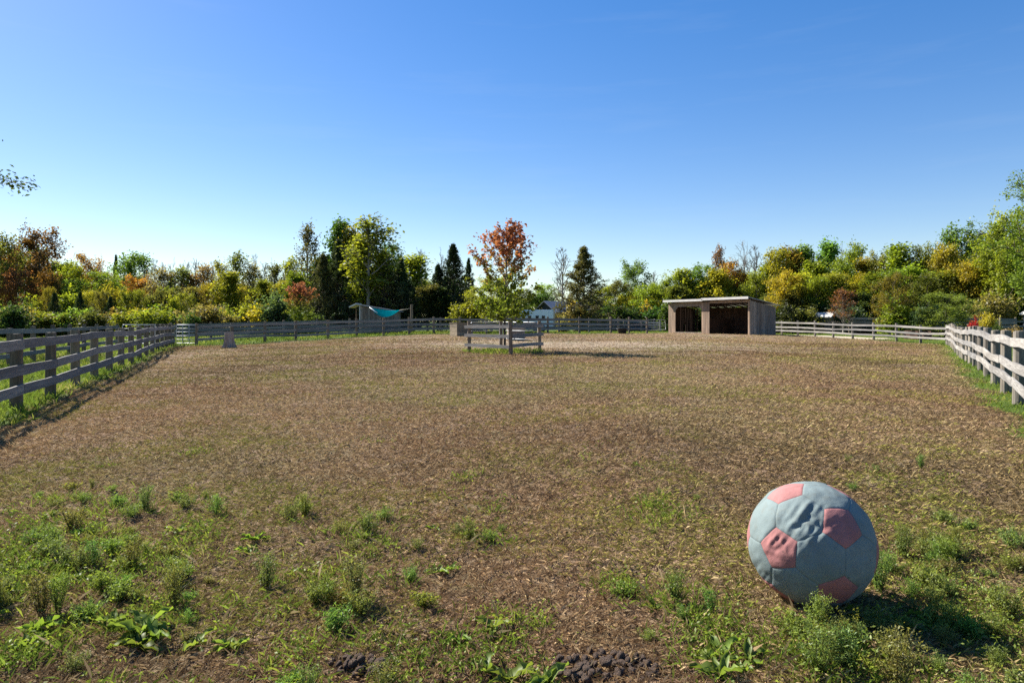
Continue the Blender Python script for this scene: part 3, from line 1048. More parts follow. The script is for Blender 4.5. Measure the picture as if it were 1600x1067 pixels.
oval = lambda u: math.sqrt(max(.02, 1 - ((u - .42) / .62) ** 2))
roundp = lambda u: math.sqrt(max(.04, 1 - ((u - .38) / .68) ** 2))
tall = lambda u: .45 + .55 * math.sin(math.pi * min(1, u * .85 + .18)) * (1 - .35 * u)
cone = lambda u: max(.05, (1 - u) ** .95)

for k in range(4):      # broad round crowns, 10 m tall
    tb, tp = skeleton(100 + k, 10, .26, 3.5, roundp, 24, .35, 5)
    proto(f'round{k}', tb, tp, 6500, (.42, .42, .32), .27, 200 + k, M_leaf)
tb, tp = skeleton(110, 10, .2, 3.8, roundp, 30, .35, 8)      # the same with finer leaves, for the two trees nearer by
proto('fine', tb, tp, 24000, (.24, .24, .22), .135, 210, M_leaf)
tb, tp = skeleton(111, 10, .04, 3.4, roundp, 40, .3, 8)       # leafy down to the ground
proto('low', tb, tp, 15000, (.24, .24, .22), .16, 211, M_leaf)
for k in range(4):      # tall narrow woodland crowns
    tb, tp = skeleton(120 + k, 10, .22, 2.1, tall, 26, .62, 4)
    proto(f'tall{k}', tb, tp, 5200, (.34, .34, .34), .25, 220 + k, M_leaf)
for k in range(3):      # sparse crowns where branches and sky show
    tb, tp = skeleton(140 + k, 10, .30, 2.3, tall, 18, .75, 5, twig=True, lean=.04)
    proto(f'sparse{k}', tb, tp, 1900, (.26, .26, .26), .22, 240 + k, M_leaf, M_bark_pale)
for k in range(3):      # leafless
    tb, tp = skeleton(160 + k, 10, .22, 2.2, tall, 22, .85, 5, twig=True, lean=.03, upgrow=.35)
    proto(f'bare{k}', tb, tp, 0, 0, 0, 0, M_leaf, M_bark_pale)
tb, tp = skeleton(166, 10, .12, 4.2, lambda u: .8 + .2 * u, 20, 1.0, 6, twig=True, upgrow=.15)
proto('bare_fan', tb, tp, 0, 0, 0, 0, M_leaf, M_bark_pale)
for k in range(4):      # white cedars and spruces: dense cones
    tb, tp = skeleton(180 + k, 10, .03, 3.0 + .15 * k, cone, 120, .12, 7, top=.99, lean=.008, upgrow=.14)
    proto(f'cedar{k}', tb, tp, 17000, (.13, .13, .10), .15, 260 + k, M_needle, flat=.2)
for k in range(4):      # shrubs, 10 units tall, several stems
    tubes, tips = [], []
    r = np.random.default_rng(300 + k)
    for s in range(9):
        a = r.uniform(0, 6.28); sp = r.uniform(.4, 4.2)
        e = np.array([math.cos(a) * sp, math.sin(a) * sp, r.uniform(5.5, 9.5) * (1 - .05 * sp)])
        p = np.linspace(0, 1, 5)[:, None] * e + np.array([math.cos(a), math.sin(a), 0]) * .3
        tubes.append((p, np.linspace(.16, .04, 5), 4))
        for q in range(10):
            b = p[0] + (e - p[0]) * r.uniform(.12, 1)
            e2 = b + r.normal(0, 1.6, 3) + np.array([0, 0, .6]); e2[2] = max(e2[2], .3)
            tubes.append((np.array([b, (b + e2) / 2, e2]), np.array([.05, .04, .02]), 3)); tips += [e2, (b + e2) / 2]
        for q in range(5):
            tips.append(np.array([math.cos(a + q) * sp * 1.05, math.sin(a + q) * sp * 1.05, r.uniform(.3, 3.5)]))
    proto(f'shrub{k}', tubes, np.array(tips), 5200, (.75, .75, .7), .62, 320 + k, M_leaf)

COLS = {
    'green': (.10, .165, .03), 'deep': (.045, .08, .02), 'yellowgreen': (.16, .20, .026), 'yellow': (.25, .24, .028), 'olive': (.11, .125, .03),
    'tan': (.18, .15, .06), 'orange': (.23, .14, .034), 'russet': (.16, .085, .04), 'red': (.22, .07, .05), 'cedar': (.034, .052, .02), 'cedar2': (.085, .088, .034), 'orangegreen': (.19, .155, .032),
    'bluegreen': (.065, .10, .05), 'crimson': (.30, .022, .025), 'dark': (.036, .054, .02)}
TSEED = [0]


MARKS = [(0, 'the left picture edge'), (60, 'the tall russet tree'), (140, 'the orange crowned tree'), (208, 'the round domed tree'), (288, 'the silver tube gate'), (358, 'the tree stump'),
         (434, 'the blue-green bush'), (469, 'the small red maple'), (560, 'the small grey shed'), (600, 'the turquoise tarp'), (643, 'the tall timber post'), (708, 'the pointed dark spruce'),
         (790, 'the young maple'), (838, 'the horse trailer'), (912, 'the lone cedar'), (990, 'the round green tree'), (1075, "the shelter's left bay"), (1138, "the shelter's right bay"),
         (1190, "the shelter's end wall"), (1250, 'the white pen posts'), (1303, 'the little grey hut'), (1396, 'the small orange-green tree'), (1478, 'the wide rounded tree'), (1523, 'the small red bush'),
         (1580, 'the low tan bush'), (1640, 'the right picture edge')]
WORDS = {'green': 'green', 'deep': 'deep green', 'yellowgreen': 'yellow-green', 'yellow': 'yellow', 'olive': 'olive', 'tan': 'tan', 'orange': 'orange-brown', 'russet': 'russet', 'red': 'red', 'cedar': 'dark',
         'cedar2': 'brownish', 'orangegreen': 'orange-green', 'bluegreen': 'blue-green', 'crimson': 'red', 'dark': 'dark green'}


def beside(px):
    m, nm = min(MARKS, key=lambda q: abs(q[0] - px))
    d = px - m
    rel = 'in line with' if abs(d) < 7 else ('just left of' if d < 0 else 'just right of') if abs(d) < 20 else ('some way left of' if d < 0 else 'some way right of')
    return rel + ' ' + nm


def where(px, col, noun, row):
    c = WORDS[col] + ' ' if col else ''
    t = f'{c}{noun} in the {row}, {beside(px)}'
    for a, b in (('some way ', 'well '), ('well ', ''), ('just ', ''), (' in the ', ' of the '), ('of the wood, ', ''), ('of the right wood', 'right wood')):
        if len(t.split()) > 16: t = t.replace(a, b)
    return t


def tree(kind, px, top, width, Z, col, label, group=None, name='tree', cat='tree', base_w=None, var=.14, jz=0):
    """a tree or shrub at bearing px and distance Z, its top at the height seen there"""
    TSEED[0] += 1
    r = np.random.default_rng(5000 + TSEED[0])
    Z = Z + jz * r.uniform(-1, 1)
    x = wx(px, Z); zg = g(x, Z)
    h = max(.5, wz(top, Z) - zg)
    W = width * Z / F * (1.3 if kind.startswith('cedar') else 1.0)
    nat, nath = NAT[kind]
    wood_me, crown = PROTO[kind]
    root = empty(name, (x, Z, zg), r.uniform(0, 6.28))
    tag(root, label, cat, group)
    sc = (W / nat, W / nat, h / nath)
    link('trunk' if cat == 'tree' else 'stems', wood_me, root, scale=sc)
    if crown:
        c = link('crown' if cat == 'tree' else 'foliage', crown, root, scale=sc)
        q = np.array(COLS[col]) * (1 + r.normal(0, var * .5, 3)) * (1 + r.normal(0, var))
        c.color = (*np.clip(q, .005, 1), 1)
    return root


# ------------------------------------------------------------------ the young maple in the guard
def maple():
    x, y = wx(788, 31.5), 31.5
    root = empty('maple_tree', (x, y, g(x, y))); root.scale = (1, 1, .955); tag(root, 'young maple turning red at the top inside the small wooden tree guard', 'tree')
    H = 6.1
    r = np.random.default_rng(42)
    tubes, tips = [], []
    ts = np.linspace(0, 1, 12)
    wob = np.cumsum(r.normal(0, .012, (12, 2)), 0)
    tr = np.stack([wob[:, 0] + .12 * ts, wob[:, 1], ts * H * .97], -1)
    tubes.append((np.vstack([tr[0] - (0, 0, .2), tr]), np.concatenate([[.075], .06 * (1 - .88 * ts)]), 8))
    # (height of fork, azimuth, reach, rise): a broad lower tier, then steeply rising boughs
    N = 48
    for i in range(N):
        t = .25 + .68 * ((i + r.random() * .6) / N) ** 1.35
        az = i * 2.399 + r.normal(0, .25)
        b = np.array([np.interp(t, ts, tr[:, q]) for q in range(3)])
        u = (t - .25) / .68
        reach = np.interp(u, [0, .15, .32, .48, .7, 1], [1.45, 1.75, 1.6, 1.5, 1.3, .5]) * r.uniform(.68, 1.12)
        rise = np.interp(u, [0, .3, .6, 1], [.62, 1.2, 1.4, .72]) * r.uniform(.8, 1.15)
        s = np.linspace(0, 1, 7)[:, None]
        e = np.array([math.cos(az) * reach, math.sin(az) * reach, rise])
        p = b + e * s + np.array([0, 0, .25]) * (s ** 2 - s) + r.normal(0, .03, (7, 3)) * s
        tubes.append((p, .020 * (1 - u * .5) * (1 - .8 * s[:, 0]) + .003, 5))
        for q in np.linspace(.28, 1, 9):
            tips.append(np.array([np.interp(q, s[:, 0], p[:, k]) for k in range(3)]))
        for j in range(4):
            q = r.uniform(.3, .95)
            b2 = np.array([np.interp(q, s[:, 0], p[:, k]) for k in range(3)])
            e2 = b2 + norm3(e + r.normal(0, .9, 3)) * r.uniform(.25, .5)
            tubes.append((np.array([b2, (b2 + e2) / 2, e2]), np.array([.006, .005, .003]), 3))
            tips += [e2, (b2 + e2) / 2]
    tips += [tr[-1], tr[-2]] * 4
    wm = tubes_mesh('trunk', tubes, M_bark)
    link('trunk', wm, root)
    v, f, at = leaf_cloud(np.array(tips), 6600, (.075, .075, .07), .135, 43, .4, H, .36, .45)
    cm = mesh_np('crown', v, f, M_leaf_maple, False, at)
    link('crown', cm, root)
    PROTO['maple'] = (wm, cm); NAT['maple'] = (3.4, H)


maple()


T = tree
# --- left wood
T('round0', 60, 357, 92, 88, 'russet', 'tall round russet and green tree highest in the left wood')
T('round1', -8, 369, 78, 82, 'olive', 'olive green tree cut by the left edge of the picture')
T('round2', 140, 402, 50, 96, 'orange', 'orange crowned tree between the tall russet tree and the round green one')
T('round3', 208, 401, 66, 102, 'green', 'round domed green tree rising above the left wood')
T('cedar0', 181, 397, 16, 112, 'cedar', 'thin dark spruce tip beside the round domed green tree')
T('round1', 110, 412, 44, 92, 'yellowgreen', 'yellow-green tree right behind the tall russet tree')
T('round2', 168, 428, 62, 86, 'yellowgreen', 'spreading yellow-green tree below the orange crowned tree')
T('round0', 218, 432, 62, 90, 'orange', 'orange-brown tree below the round domed green tree')
T('round3', 110, 440, 60, 84, 'green', 'green tree in front of the tall russet tree')
T('round0', 25, 420, 62, 80, 'russet', 'low russet tree at the foot of the left wood')
T('round2', 75, 428, 44, 82, 'orange', 'low orange tree under the tall russet tree')
for i, (px, tp) in enumerate(((75, 446), (104, 453), (138, 456), (158, 452), (176, 446), (200, 456), (216, 450), (254, 456), (272, 462), (292, 455), (50, 462), (236, 464))):
    T(('low', f'shrub{i % 4}', f'round{i % 4}')[i % 3], px, tp, 32 + 9 * math.sin(i * 5.1) ** 2, 74, ('yellow', 'yellowgreen', 'yellow', 'olive')[i % 4], where(px, ('yellow', 'yellowgreen', 'yellow', 'olive')[i % 4], 'sapling', 'row behind the left hedge'), 'yellow saplings behind the left hedge', name='sapling', jz=2)
for i, (px, tp) in enumerate(((125, 455), (172, 463), (85, 456))):
    T(f'cedar{i}', px, tp, 24, 72, 'cedar', where(px, None, 'small dark cedar', 'row of yellow saplings'), 'small dark cedars on the left', name='cedar_tree')
for i, (px, tp) in enumerate(((242, 405), (254, 410), (268, 403), (283, 412), (305, 404), (318, 412), (332, 408), (292, 408), (228, 412), (398, 398), (412, 410), (428, 404), (446, 412))):
    T(f'bare{i % 3}', px, tp, 26, 92, 'tan', where(px, None, 'leafless trunk', 'thin left wood'), 'leafless trunks in the left wood', name='bare_tree', jz=5)
for i, (px, tp, w, c) in enumerate(((250, 418, 46, 'tan'), (285, 420, 50, 'olive'), (318, 413, 48, 'tan'), (345, 408, 44, 'yellowgreen'), (370, 397, 44, 'olive'), (396, 413, 46, 'tan'), (428, 412, 48, 'olive'),
                                     (455, 405, 48, 'yellowgreen'), (300, 428, 40, 'orange'), (270, 425, 40, 'tan'))):
    T(f'sparse{i % 3}', px, tp, w, 86, c, where(px, c, 'thin crowned tree', 'left wood'), 'thin trees in the left wood', jz=4)
for i, (px, tp, w, c) in enumerate(((325, 440, 44, 'yellow'), (358, 428, 52, 'yellowgreen'), (388, 446, 44, 'yellow'), (412, 440, 40, 'yellowgreen'), (440, 436, 44, 'yellow'), (300, 452, 40, 'tan'), (262, 446, 40, 'yellowgreen'), (460, 428, 40, 'yellowgreen'))):
    T(('low', f'tall{i % 4}')[i % 2], px, tp, w, 79, c, where(px, c, 'bushy tree', 'front of the left wood'), 'yellow-green trees left of the dark cedars', jz=2)
# hedge on the left
hc = ['yellowgreen', 'green', 'olive', 'tan', 'yellowgreen', 'yellow']
for i in range(17):
    hx = -45 + i * 24 + rng.uniform(-5, 5)
    T(f'shrub{i % 4}', hx, 484 + rng.uniform(-4, 5), 50 + rng.uniform(-8, 10), 63, hc[i % 6], where(hx, hc[i % 6], 'shrub', 'low left hedge'), 'shrubs of the left hedge', name='shrub', cat='shrub', jz=2.5)
T('shrub1', 14, 470, 46, 58, 'dark', 'dark green bush at the left end of the hedge', name='shrub', cat='shrub')
T('shrub2', 300, 487, 30, 60, 'deep', 'dark rounded bush at the right end of the left hedge', name='shrub', cat='shrub')
for i, (px, tp, w, c) in enumerate(((330, 486, 40, 'tan'), (356, 489, 40, 'tan'), (384, 488, 36, 'olive'), (410, 480, 44, 'yellow'), (345, 478, 40, 'yellowgreen'), (390, 470, 40, 'yellowgreen'))):
    T(f'shrub{i % 4}', px, tp, w, 66, c, where(px, c, 'brush', 'gap right of the left hedge'), 'brush left of the dark green bush', name='shrub', cat='shrub', jz=1.5)
T('shrub2', 452, 482, 50, 67, 'deep', 'deep green bush behind the small red maple', name='shrub', cat='shrub')
T('shrub1', 486, 486, 50, 67, 'deep', 'deep green bush right of the small red maple', name='shrub', cat='shrub')
T('shrub0', 434, 459, 52, 64, 'bluegreen', 'dark blue-green bush left of the small red maple', name='shrub', cat='shrub')
T('maple', 469, 443, 50, 61, 'red', 'small red-leaved maple left of the small grey shed', name='maple_tree')
# --- dark cedars and the trees among them
T('sparse0', 482, 350, 44, 80, 'olive', 'tall thin tree with a bare top left of the dark cedars')
for i, (px, tp, w) in enumerate(((505, 396, 46), (528, 372, 54), (560, 398, 58), (600, 392, 64), (626, 400, 46), (585, 420, 60), (545, 430, 60), (495, 425, 46), (640, 440, 40), (516, 440, 40), (614, 445, 50))):
    T(f'cedar{i % 4}', px, tp, w, 76, ('cedar', 'cedar2')[i % 3 == 0], where(px, ('cedar', 'cedar2')[i % 3 == 0], ('tall cedar' if tp < 405 else 'low cedar'), 'clump behind the shed'), 'dark cedars behind the shed', name='cedar_tree', jz=3)
T('tall1', 532, 350, 56, 80, 'green', 'bright green topped tree above the left of the cedar clump')
T('tall2', 550, 360, 40, 79, 'yellow', 'yellow tree beside the bright green topped tree')
T('sparse1', 576, 341, 84, 71, 'yellowgreen', 'tall airy yellow-green tree with a pale trunk in front of the cedars')
T('tall3', 566, 372, 66, 72.5, 'yellowgreen', 'fuller yellow-green tree close behind the airy tall one')
T('round2', 612, 384, 52, 82, 'deep', 'deep green tree above the right of the cedar clump')
T('tall0', 646, 402, 58, 80, 'yellowgreen', 'yellow-green tree between the cedar clump and the dark spruce')
T('bare1', 655, 388, 26, 90, 'tan', 'leafless tree behind the yellow-green tree left of the dark spruce', name='bare_tree')
T('bare2', 690, 388, 34, 88, 'tan', 'leafless tree touching the left side of the dark spruce', name='bare_tree')
T('cedar1', 708, 380, 54, 74, 'cedar', 'pointed dark spruce left of the young maple', name='spruce_tree')
T('cedar2', 684, 412, 42, 74, 'cedar', 'shorter dark cedar on the left of the pointed spruce', name='cedar_tree')
T('cedar3', 732, 403, 28, 78, 'cedar', 'slender cedar on the right of the pointed spruce', name='cedar_tree')
T('tall0', 668, 448, 44, 72, 'cedar2', 'dim green tree under the pointed dark spruce')
T('tall1', 688, 452, 44, 72, 'dark', 'dark green tree at the foot of the pointed spruce')
# --- behind the young maple
T('low', 768, 430, 84, 60.5, 'yellow', 'yellow and brown bushy tree behind the young maple', name='tree', cat='tree')
T('shrub0', 735, 470, 50, 60, 'yellowgreen', 'low yellow-green bush left of the young maple', name='shrub', cat='shrub')
T('round0', 812, 452, 56, 95, 'olive', 'olive tree behind the horse trailer')
T('round2', 852, 446, 50, 100, 'yellowgreen', 'yellow-green tree behind the dark gabled house')
T('round3', 836, 462, 60, 98, 'deep', 'dim green tree close behind the dark gabled house')
T('bare0', 880, 388, 52, 96, 'tan', 'leafless grey tree left of the lone cedar', name='bare_tree')
T('cedar0', 912, 384, 68, 80, 'cedar2', 'lone conical brown-green cedar right of the young maple', name='cedar_tree')
T('shrub1', 910, 474, 40, 79, 'tan', 'tan bush at the foot of the lone cedar', name='shrub', cat='shrub')
T('shrub2', 879, 494, 20, 66, 'tan', 'pale dry bush behind the far fence right of the trailer', name='shrub', cat='shrub')
# --- right of the lone cedar
T('round1', 990, 410, 52, 104, 'green', 'round green tree on a thin trunk standing alone against the sky')
T('bare1', 1022, 424, 30, 104, 'tan', 'leafless tree right of the round green tree on the sky line', name='bare_tree')
for i, (px, tp, w, c) in enumerate(((944, 447, 50, 'yellowgreen'), (962, 440, 52, 'olive'), (978, 462, 44, 'yellow'), (1016, 446, 52, 'yellowgreen'), (1036, 450, 50, 'yellow'), (1000, 455, 40, 'olive'))):
    T(f'round{i % 4}', px, tp, w, 96, c, where(px, c, 'low tree', 'gap left of the shelter'), 'low trees between the lone cedar and the shelter', jz=3)
for i, (px, tp, w, c) in enumerate(((950, 482, 50, 'deep'), (975, 474, 52, 'dark'), (998, 478, 50, 'dark'), (1026, 482, 50, 'deep'), (925, 486, 40, 'olive'), (1012, 474, 30, 'yellow'), (1040, 484, 40, 'deep'))):
    T(f'shrub{i % 4}', px, tp, w, 86, c, where(px, c, 'bush', 'shade left of the shelter'), 'dark bushes left of the shelter', name='shrub', cat='shrub', jz=2)
# --- wood behind the shelter
for i, (px, tp, w, c) in enumerate(((1048, 430, 52, 'yellowgreen'), (1070, 424, 56, 'yellowgreen'), (1098, 416, 58, 'green'), (1118, 424, 50, 'yellow'), (1085, 440, 50, 'yellow'), (1060, 450, 50, 'olive'), (1110, 445, 54, 'yellowgreen'),
                                     (1160, 428, 50, 'olive'), (1182, 424, 48, 'yellowgreen'), (1135, 440, 50, 'yellowgreen'), (1170, 445, 50, 'yellow'), (1200, 415, 54, 'yellowgreen'), (1200, 440, 50, 'yellow'))):
    T(('round', 'tall')[i % 2] + str(i % 4), px, tp, w, 90, c, where(px, c, ('tall tree' if tp < 430 else 'lower tree'), 'wood behind the shelter'), 'trees behind the shelter', jz=4)
T('sparse1', 1124, 388, 26, 94, 'russet', 'thin twiggy tree poking up left of the orange crown', name='tree')
T('round2', 1142, 410, 54, 92, 'orange', 'orange crowned tree above the roof of the shelter')
T('bare_fan', 1166, 376, 62, 95, 'tan', 'big leafless tree with fanned branches above the shelter', name='bare_tree')
T('bare0', 1182, 384, 40, 95, 'tan', 'narrower leafless tree right of the fanned one above the shelter', name='bare_tree')
T('round3', 1218, 394, 60, 90, 'yellow', 'yellow topped tree right of the leafless fanned tree')
T('tall0', 1240, 392, 46, 91, 'orange', 'orange-brown narrow tree right of the yellow topped tree')
T('tall1', 1258, 389, 44, 90, 'green', 'green and brown tree above the small grey hut')
T('tall2', 1294, 380, 44, 88, 'green', 'tall green tree left of the reddish bare tree')
T('bare2', 1316, 379, 36, 94, 'tan', 'leafless tree right of the tall green tree', name='bare_tree')
T('round0', 1338, 381, 56, 90, 'yellowgreen', 'round yellow-green tree on the skyline right of the tall green tree')
# --- right wood
for i, (px, tp, w, c) in enumerate(((1375, 394, 46, 'olive'), (1406, 387, 66, 'yellowgreen'), (1437, 389, 52, 'yellowgreen'), (1270, 412, 54, 'yellowgreen'), (1312, 405, 54, 'yellowgreen'), (1355, 408, 54, 'yellow'), (1455, 400, 46, 'olive'))):
    T(('round', 'tall')[i % 2] + str(i % 4), px, tp, w, 84, c, where(px, c, 'tall tree', 'skyline of the right wood'), 'skyline trees of the right wood', jz=3)
T('round1', 1502, 356, 74, 80, 'green', 'tall domed green tree left of the big green tree at the right edge')
T('sparse2', 1530, 361, 44, 82, 'bluegreen', 'airy blue-green tree between the domed tree and the right edge tree')
T('round3', 1476, 388, 54, 79, 'yellow', 'yellow tree in front of the domed green tree')
for i, (px, tp, w, c) in enumerate(((1225, 425, 56, 'yellow'), (1250, 430, 56, 'yellow'), (1275, 436, 54, 'yellowgreen'), (1300, 430, 52, 'yellowgreen'), (1335, 430, 56, 'yellow'), (1365, 430, 52, 'yellowgreen'), (1390, 425, 50, 'green'),
                                     (1420, 420, 56, 'yellowgreen'), (1450, 430, 56, 'olive'), (1480, 425, 52, 'yellowgreen'), (1512, 412, 60, 'yellow'), (1548, 415, 58, 'yellow'), (1575, 420, 56, 'yellowgreen'), (1600, 410, 60, 'green'),
                                     (1530, 440, 56, 'olive'), (1238, 455, 50, 'olive'), (1265, 458, 50, 'green'), (1345, 460, 46, 'deep'), (1215, 458, 46, 'olive'))):
    T(('round', 'tall')[i % 2] + str((i + 1) % 4), px, tp, w, 76, c, where(px, c, ('tree' if tp < 438 else 'low tree'), 'front row of the right wood'), 'front row trees of the right wood', jz=3)
for i, px in enumerate(range(1210, 1700, 27)):
    T(f'shrub{i % 4}', px, 478 + rng.uniform(-6, 8), 44, 72, ('deep', 'dark', 'olive', 'deep', 'bluegreen')[i % 5], where(px, ('deep', 'dark', 'olive', 'deep', 'bluegreen')[i % 5], 'bush', 'undergrowth of the right wood'), 'undergrowth bushes of the right wood', name='shrub', cat='shrub', jz=2)
for i, px in enumerate(range(1050, 1210, 26)):
    T(f'shrub{i % 4}', px, 470 + rng.uniform(-5, 5), 44, 78, ('deep', 'olive', 'dark')[i % 3], where(px, ('deep', 'olive', 'dark')[i % 3], 'bush', 'undergrowth behind the shelter'), 'undergrowth behind the shelter', name='shrub', cat='shrub', jz=2)
T('fine', 1676, 262, 200, 62, 'green', 'big green tree cut by the right edge of the picture')
T('round0', 1572, 330, 80, 70, 'yellowgreen', 'yellow-green tree under the big green tree at the right edge')
T('bare_fan', 1318, 462, 42, 66, 'russet', 'small reddish twiggy tree in front of the little grey hut', name='tree')
T('sparse2', 1318, 452, 46, 66.5, 'russet', 'thin russet-leaved tree around the reddish twiggy tree', name='tree')
T('low', 1396, 424, 60, 61, 'orangegreen', 'small tree with orange and green leaves behind the bright right fence')
T('shrub2', 1400, 466, 50, 60.4, 'yellowgreen', 'yellow-green bush under the small orange and green tree', name='shrub', cat='shrub')
T('low', 1478, 455, 92, 58, 'green', 'wide rounded green tree by the corner of the right fence', cat='tree')
T('shrub1', 1438, 474, 40, 62, 'bluegreen', 'grey-green bush left of the wide rounded green tree', name='shrub', cat='shrub')
T('shrub0', 1546, 458, 62, 66, 'tan', 'brownish twiggy bush behind the red bush', name='shrub', cat='shrub')
T('shrub2', 1523, 496, 15, 46, 'crimson', 'small bright red bush behind the right fence', name='shrub', cat='shrub')
T('shrub3', 1543, 494, 22, 46.5, 'yellow', 'yellow bush right beside the small red bush', name='shrub', cat='shrub')
T('shrub1', 1558, 506, 18, 45, 'deep', 'low dark green bush right of the yellow bush', name='shrub', cat='shrub')
T('shrub0', 1582, 511, 28, 40, 'tan', 'low tan bush near the right edge behind the fence', name='shrub', cat='shrub')
# --- back rows filling the wood
env_x = [-60, 60, 110, 200, 250, 330, 370, 450, 490, 540, 600, 640, 700, 740, 800, 870, 960, 1040, 1100, 1150, 1230, 1300, 1400, 1450, 1500, 1560, 1640, 1700]
env_y = [392, 385, 416, 418, 436, 440, 432, 432, 410, 395, 402, 428, 425, 452, 462, 468, 462, 452, 436, 428, 416, 416, 408, 405, 385, 360, 340, 330]
zones = [(-100, 235, 'left wood'), (235, 490, 'thin left wood'), (490, 740, 'wood behind the cedars'), (740, 1040, 'low wood in the middle'), (1040, 1230, 'wood behind the shelter'), (1230, 1800, 'right wood')]
pal = {0: ('olive', 'green', 'russet', 'yellowgreen'), 1: ('tan', 'olive', 'yellowgreen'), 2: ('deep', 'olive', 'yellowgreen', 'deep'), 3: ('yellowgreen', 'olive', 'yellow'), 4: ('yellowgreen', 'olive', 'green'), 5: ('yellowgreen', 'olive', 'green', 'yellow')}
for i, px in enumerate(range(-70, 1720, 25)):
    zi = next(k for k, zq in enumerate(zones) if px < zq[1])
    tp = np.interp(px, env_x, env_y) + rng.uniform(0, 18)
    T(('round', 'tall')[i % 2] + str(i % 4), px + rng.uniform(-8, 8), tp, 50 + rng.uniform(-6, 10), 108, pal[zi][i % len(pal[zi])], where(px, pal[zi][i % len(pal[zi])], 'tree', 'back row of the wood'), f'back row of the {zones[zi][2]}', jz=5)

# dark-leaved tree outside the left edge, one bough reaching into view
T('fine', -275, 110, 380, 34, 'dark', 'dark leafy bough reaching in at the left edge above the wood')


# ------------------------------------------------------------------ loose straw and dry thatch on the paddock, grass outside it
def blades(n, zlo, zhi, p, keep, length, width, tilt, seed, xspan=.82, xpad=1.2):
    """scattered blades, thinning with distance from the gate; keep(x, y) -> probability"""
    r = np.random.default_rng(seed)
    q = 2 - p
    u = r.random(n)
    Z = (zlo ** q + u * (zhi ** q - zlo ** q)) ** (1 / q)
    X = r.uniform(-1, 1, n) * (xspan * Z + xpad)
    k = r.random(n) < keep(X, Z)
    X, Z = X[k], Z[k]
    n = len(X)
    h = gz(X, Z)
    sd = soil_sd(X, Z); soil = np.clip(.5 - sd / .35, 0, 1)
    h = h + relief(X, Z, soil)
    a = r.uniform(0, 2 * np.pi, n)
    el = tilt(r, n)
    L = length(Z) * r.uniform(.5, 1.4, n) * np.where((X > 2) & (p < 1.4), .55, 1)
    W = width(Z) * r.uniform(.6, 1.3, n)
    d = np.stack([np.cos(a) * np.cos(el), np.sin(a) * np.cos(el), np.sin(el)], -1)
    s = np.stack([-np.sin(a), np.cos(a), np.zeros(n)], -1)
    b = np.stack([X, Z, h - .004 + r.random(n) * .008], -1)
    mid = b + d * (L * .55)[:, None]
    tip = b + d * L[:, None] + np.stack([np.cos(a) * .18 * L, np.sin(a) * .18 * L, -.16 * L * np.cos(el)], -1)
    v = np.stack([b - s * W[:, None] / 2, mid + s * W[:, None] / 2, tip], 1).reshape(-1, 3)
    f = np.arange(3 * n).reshape(n, 3)
    return v, f, X, Z, r


def stuff(name, v, f, at, mat, label, cat):
    o = link(name, mesh_np(name, v, f, mat, False, np.repeat(at, 3, 0)))
    tag(o, label, cat, None, 'stuff')
    return o


def inside(x, y):
    worn = np.clip((fbm(x * .13 + 3, y * .10, 51) - .48) * 4, 0, 1) * np.clip((y - 16) / 14, 0, 1)
    ring = np.clip(1.2 - np.hypot((x - 4) / 12, (y - 39) / 9), 0, 1)
    return (soil_sd(x, y) < .25) * (1 - np.clip(.75 * worn + .8 * ring, 0, .9)) * np.clip((64 - y) / 22, .25, 1)



v, f, X, Z, r = blades(1250000, 2.2, 63, 1.5, inside, lambda z: np.interp(z, [2.5, 8, 45], [.055, .07, .12]), lambda z: np.interp(z, [2.5, 8, 60], [.0026, .0040, .022]),
                       lambda r, n: np.abs(r.normal(.22, .46, n)), 61)
patch = fbm(X * .8, Z * .8, 71)
big = fbm(X * .22, Z * .16, 77)
c0 = np.clip(r.beta(1.6, 1.7, len(X)) * .78 + (big - .5) * .5, 0, .77)
green = r.random(len(X)) < np.clip((patch - .46) * 2.6, 0.02, .55)
c0 = np.where(green, r.uniform(.8, 1, len(X)), c0)
big2 = np.clip((fbm(X * .33 + 9, Z * .2, 78) - .5) * 2.2 + .5, 0, 1)
stuff('dry_grass', v, f, np.stack([c0, np.clip(r.random(len(X)) + (fbm(X * .6, Z * .35, 79) - .5) * .6, 0, 1), big2], -1), M_straw, 'trampled dry grass and straw litter covering the brown paddock', 'dry grass')

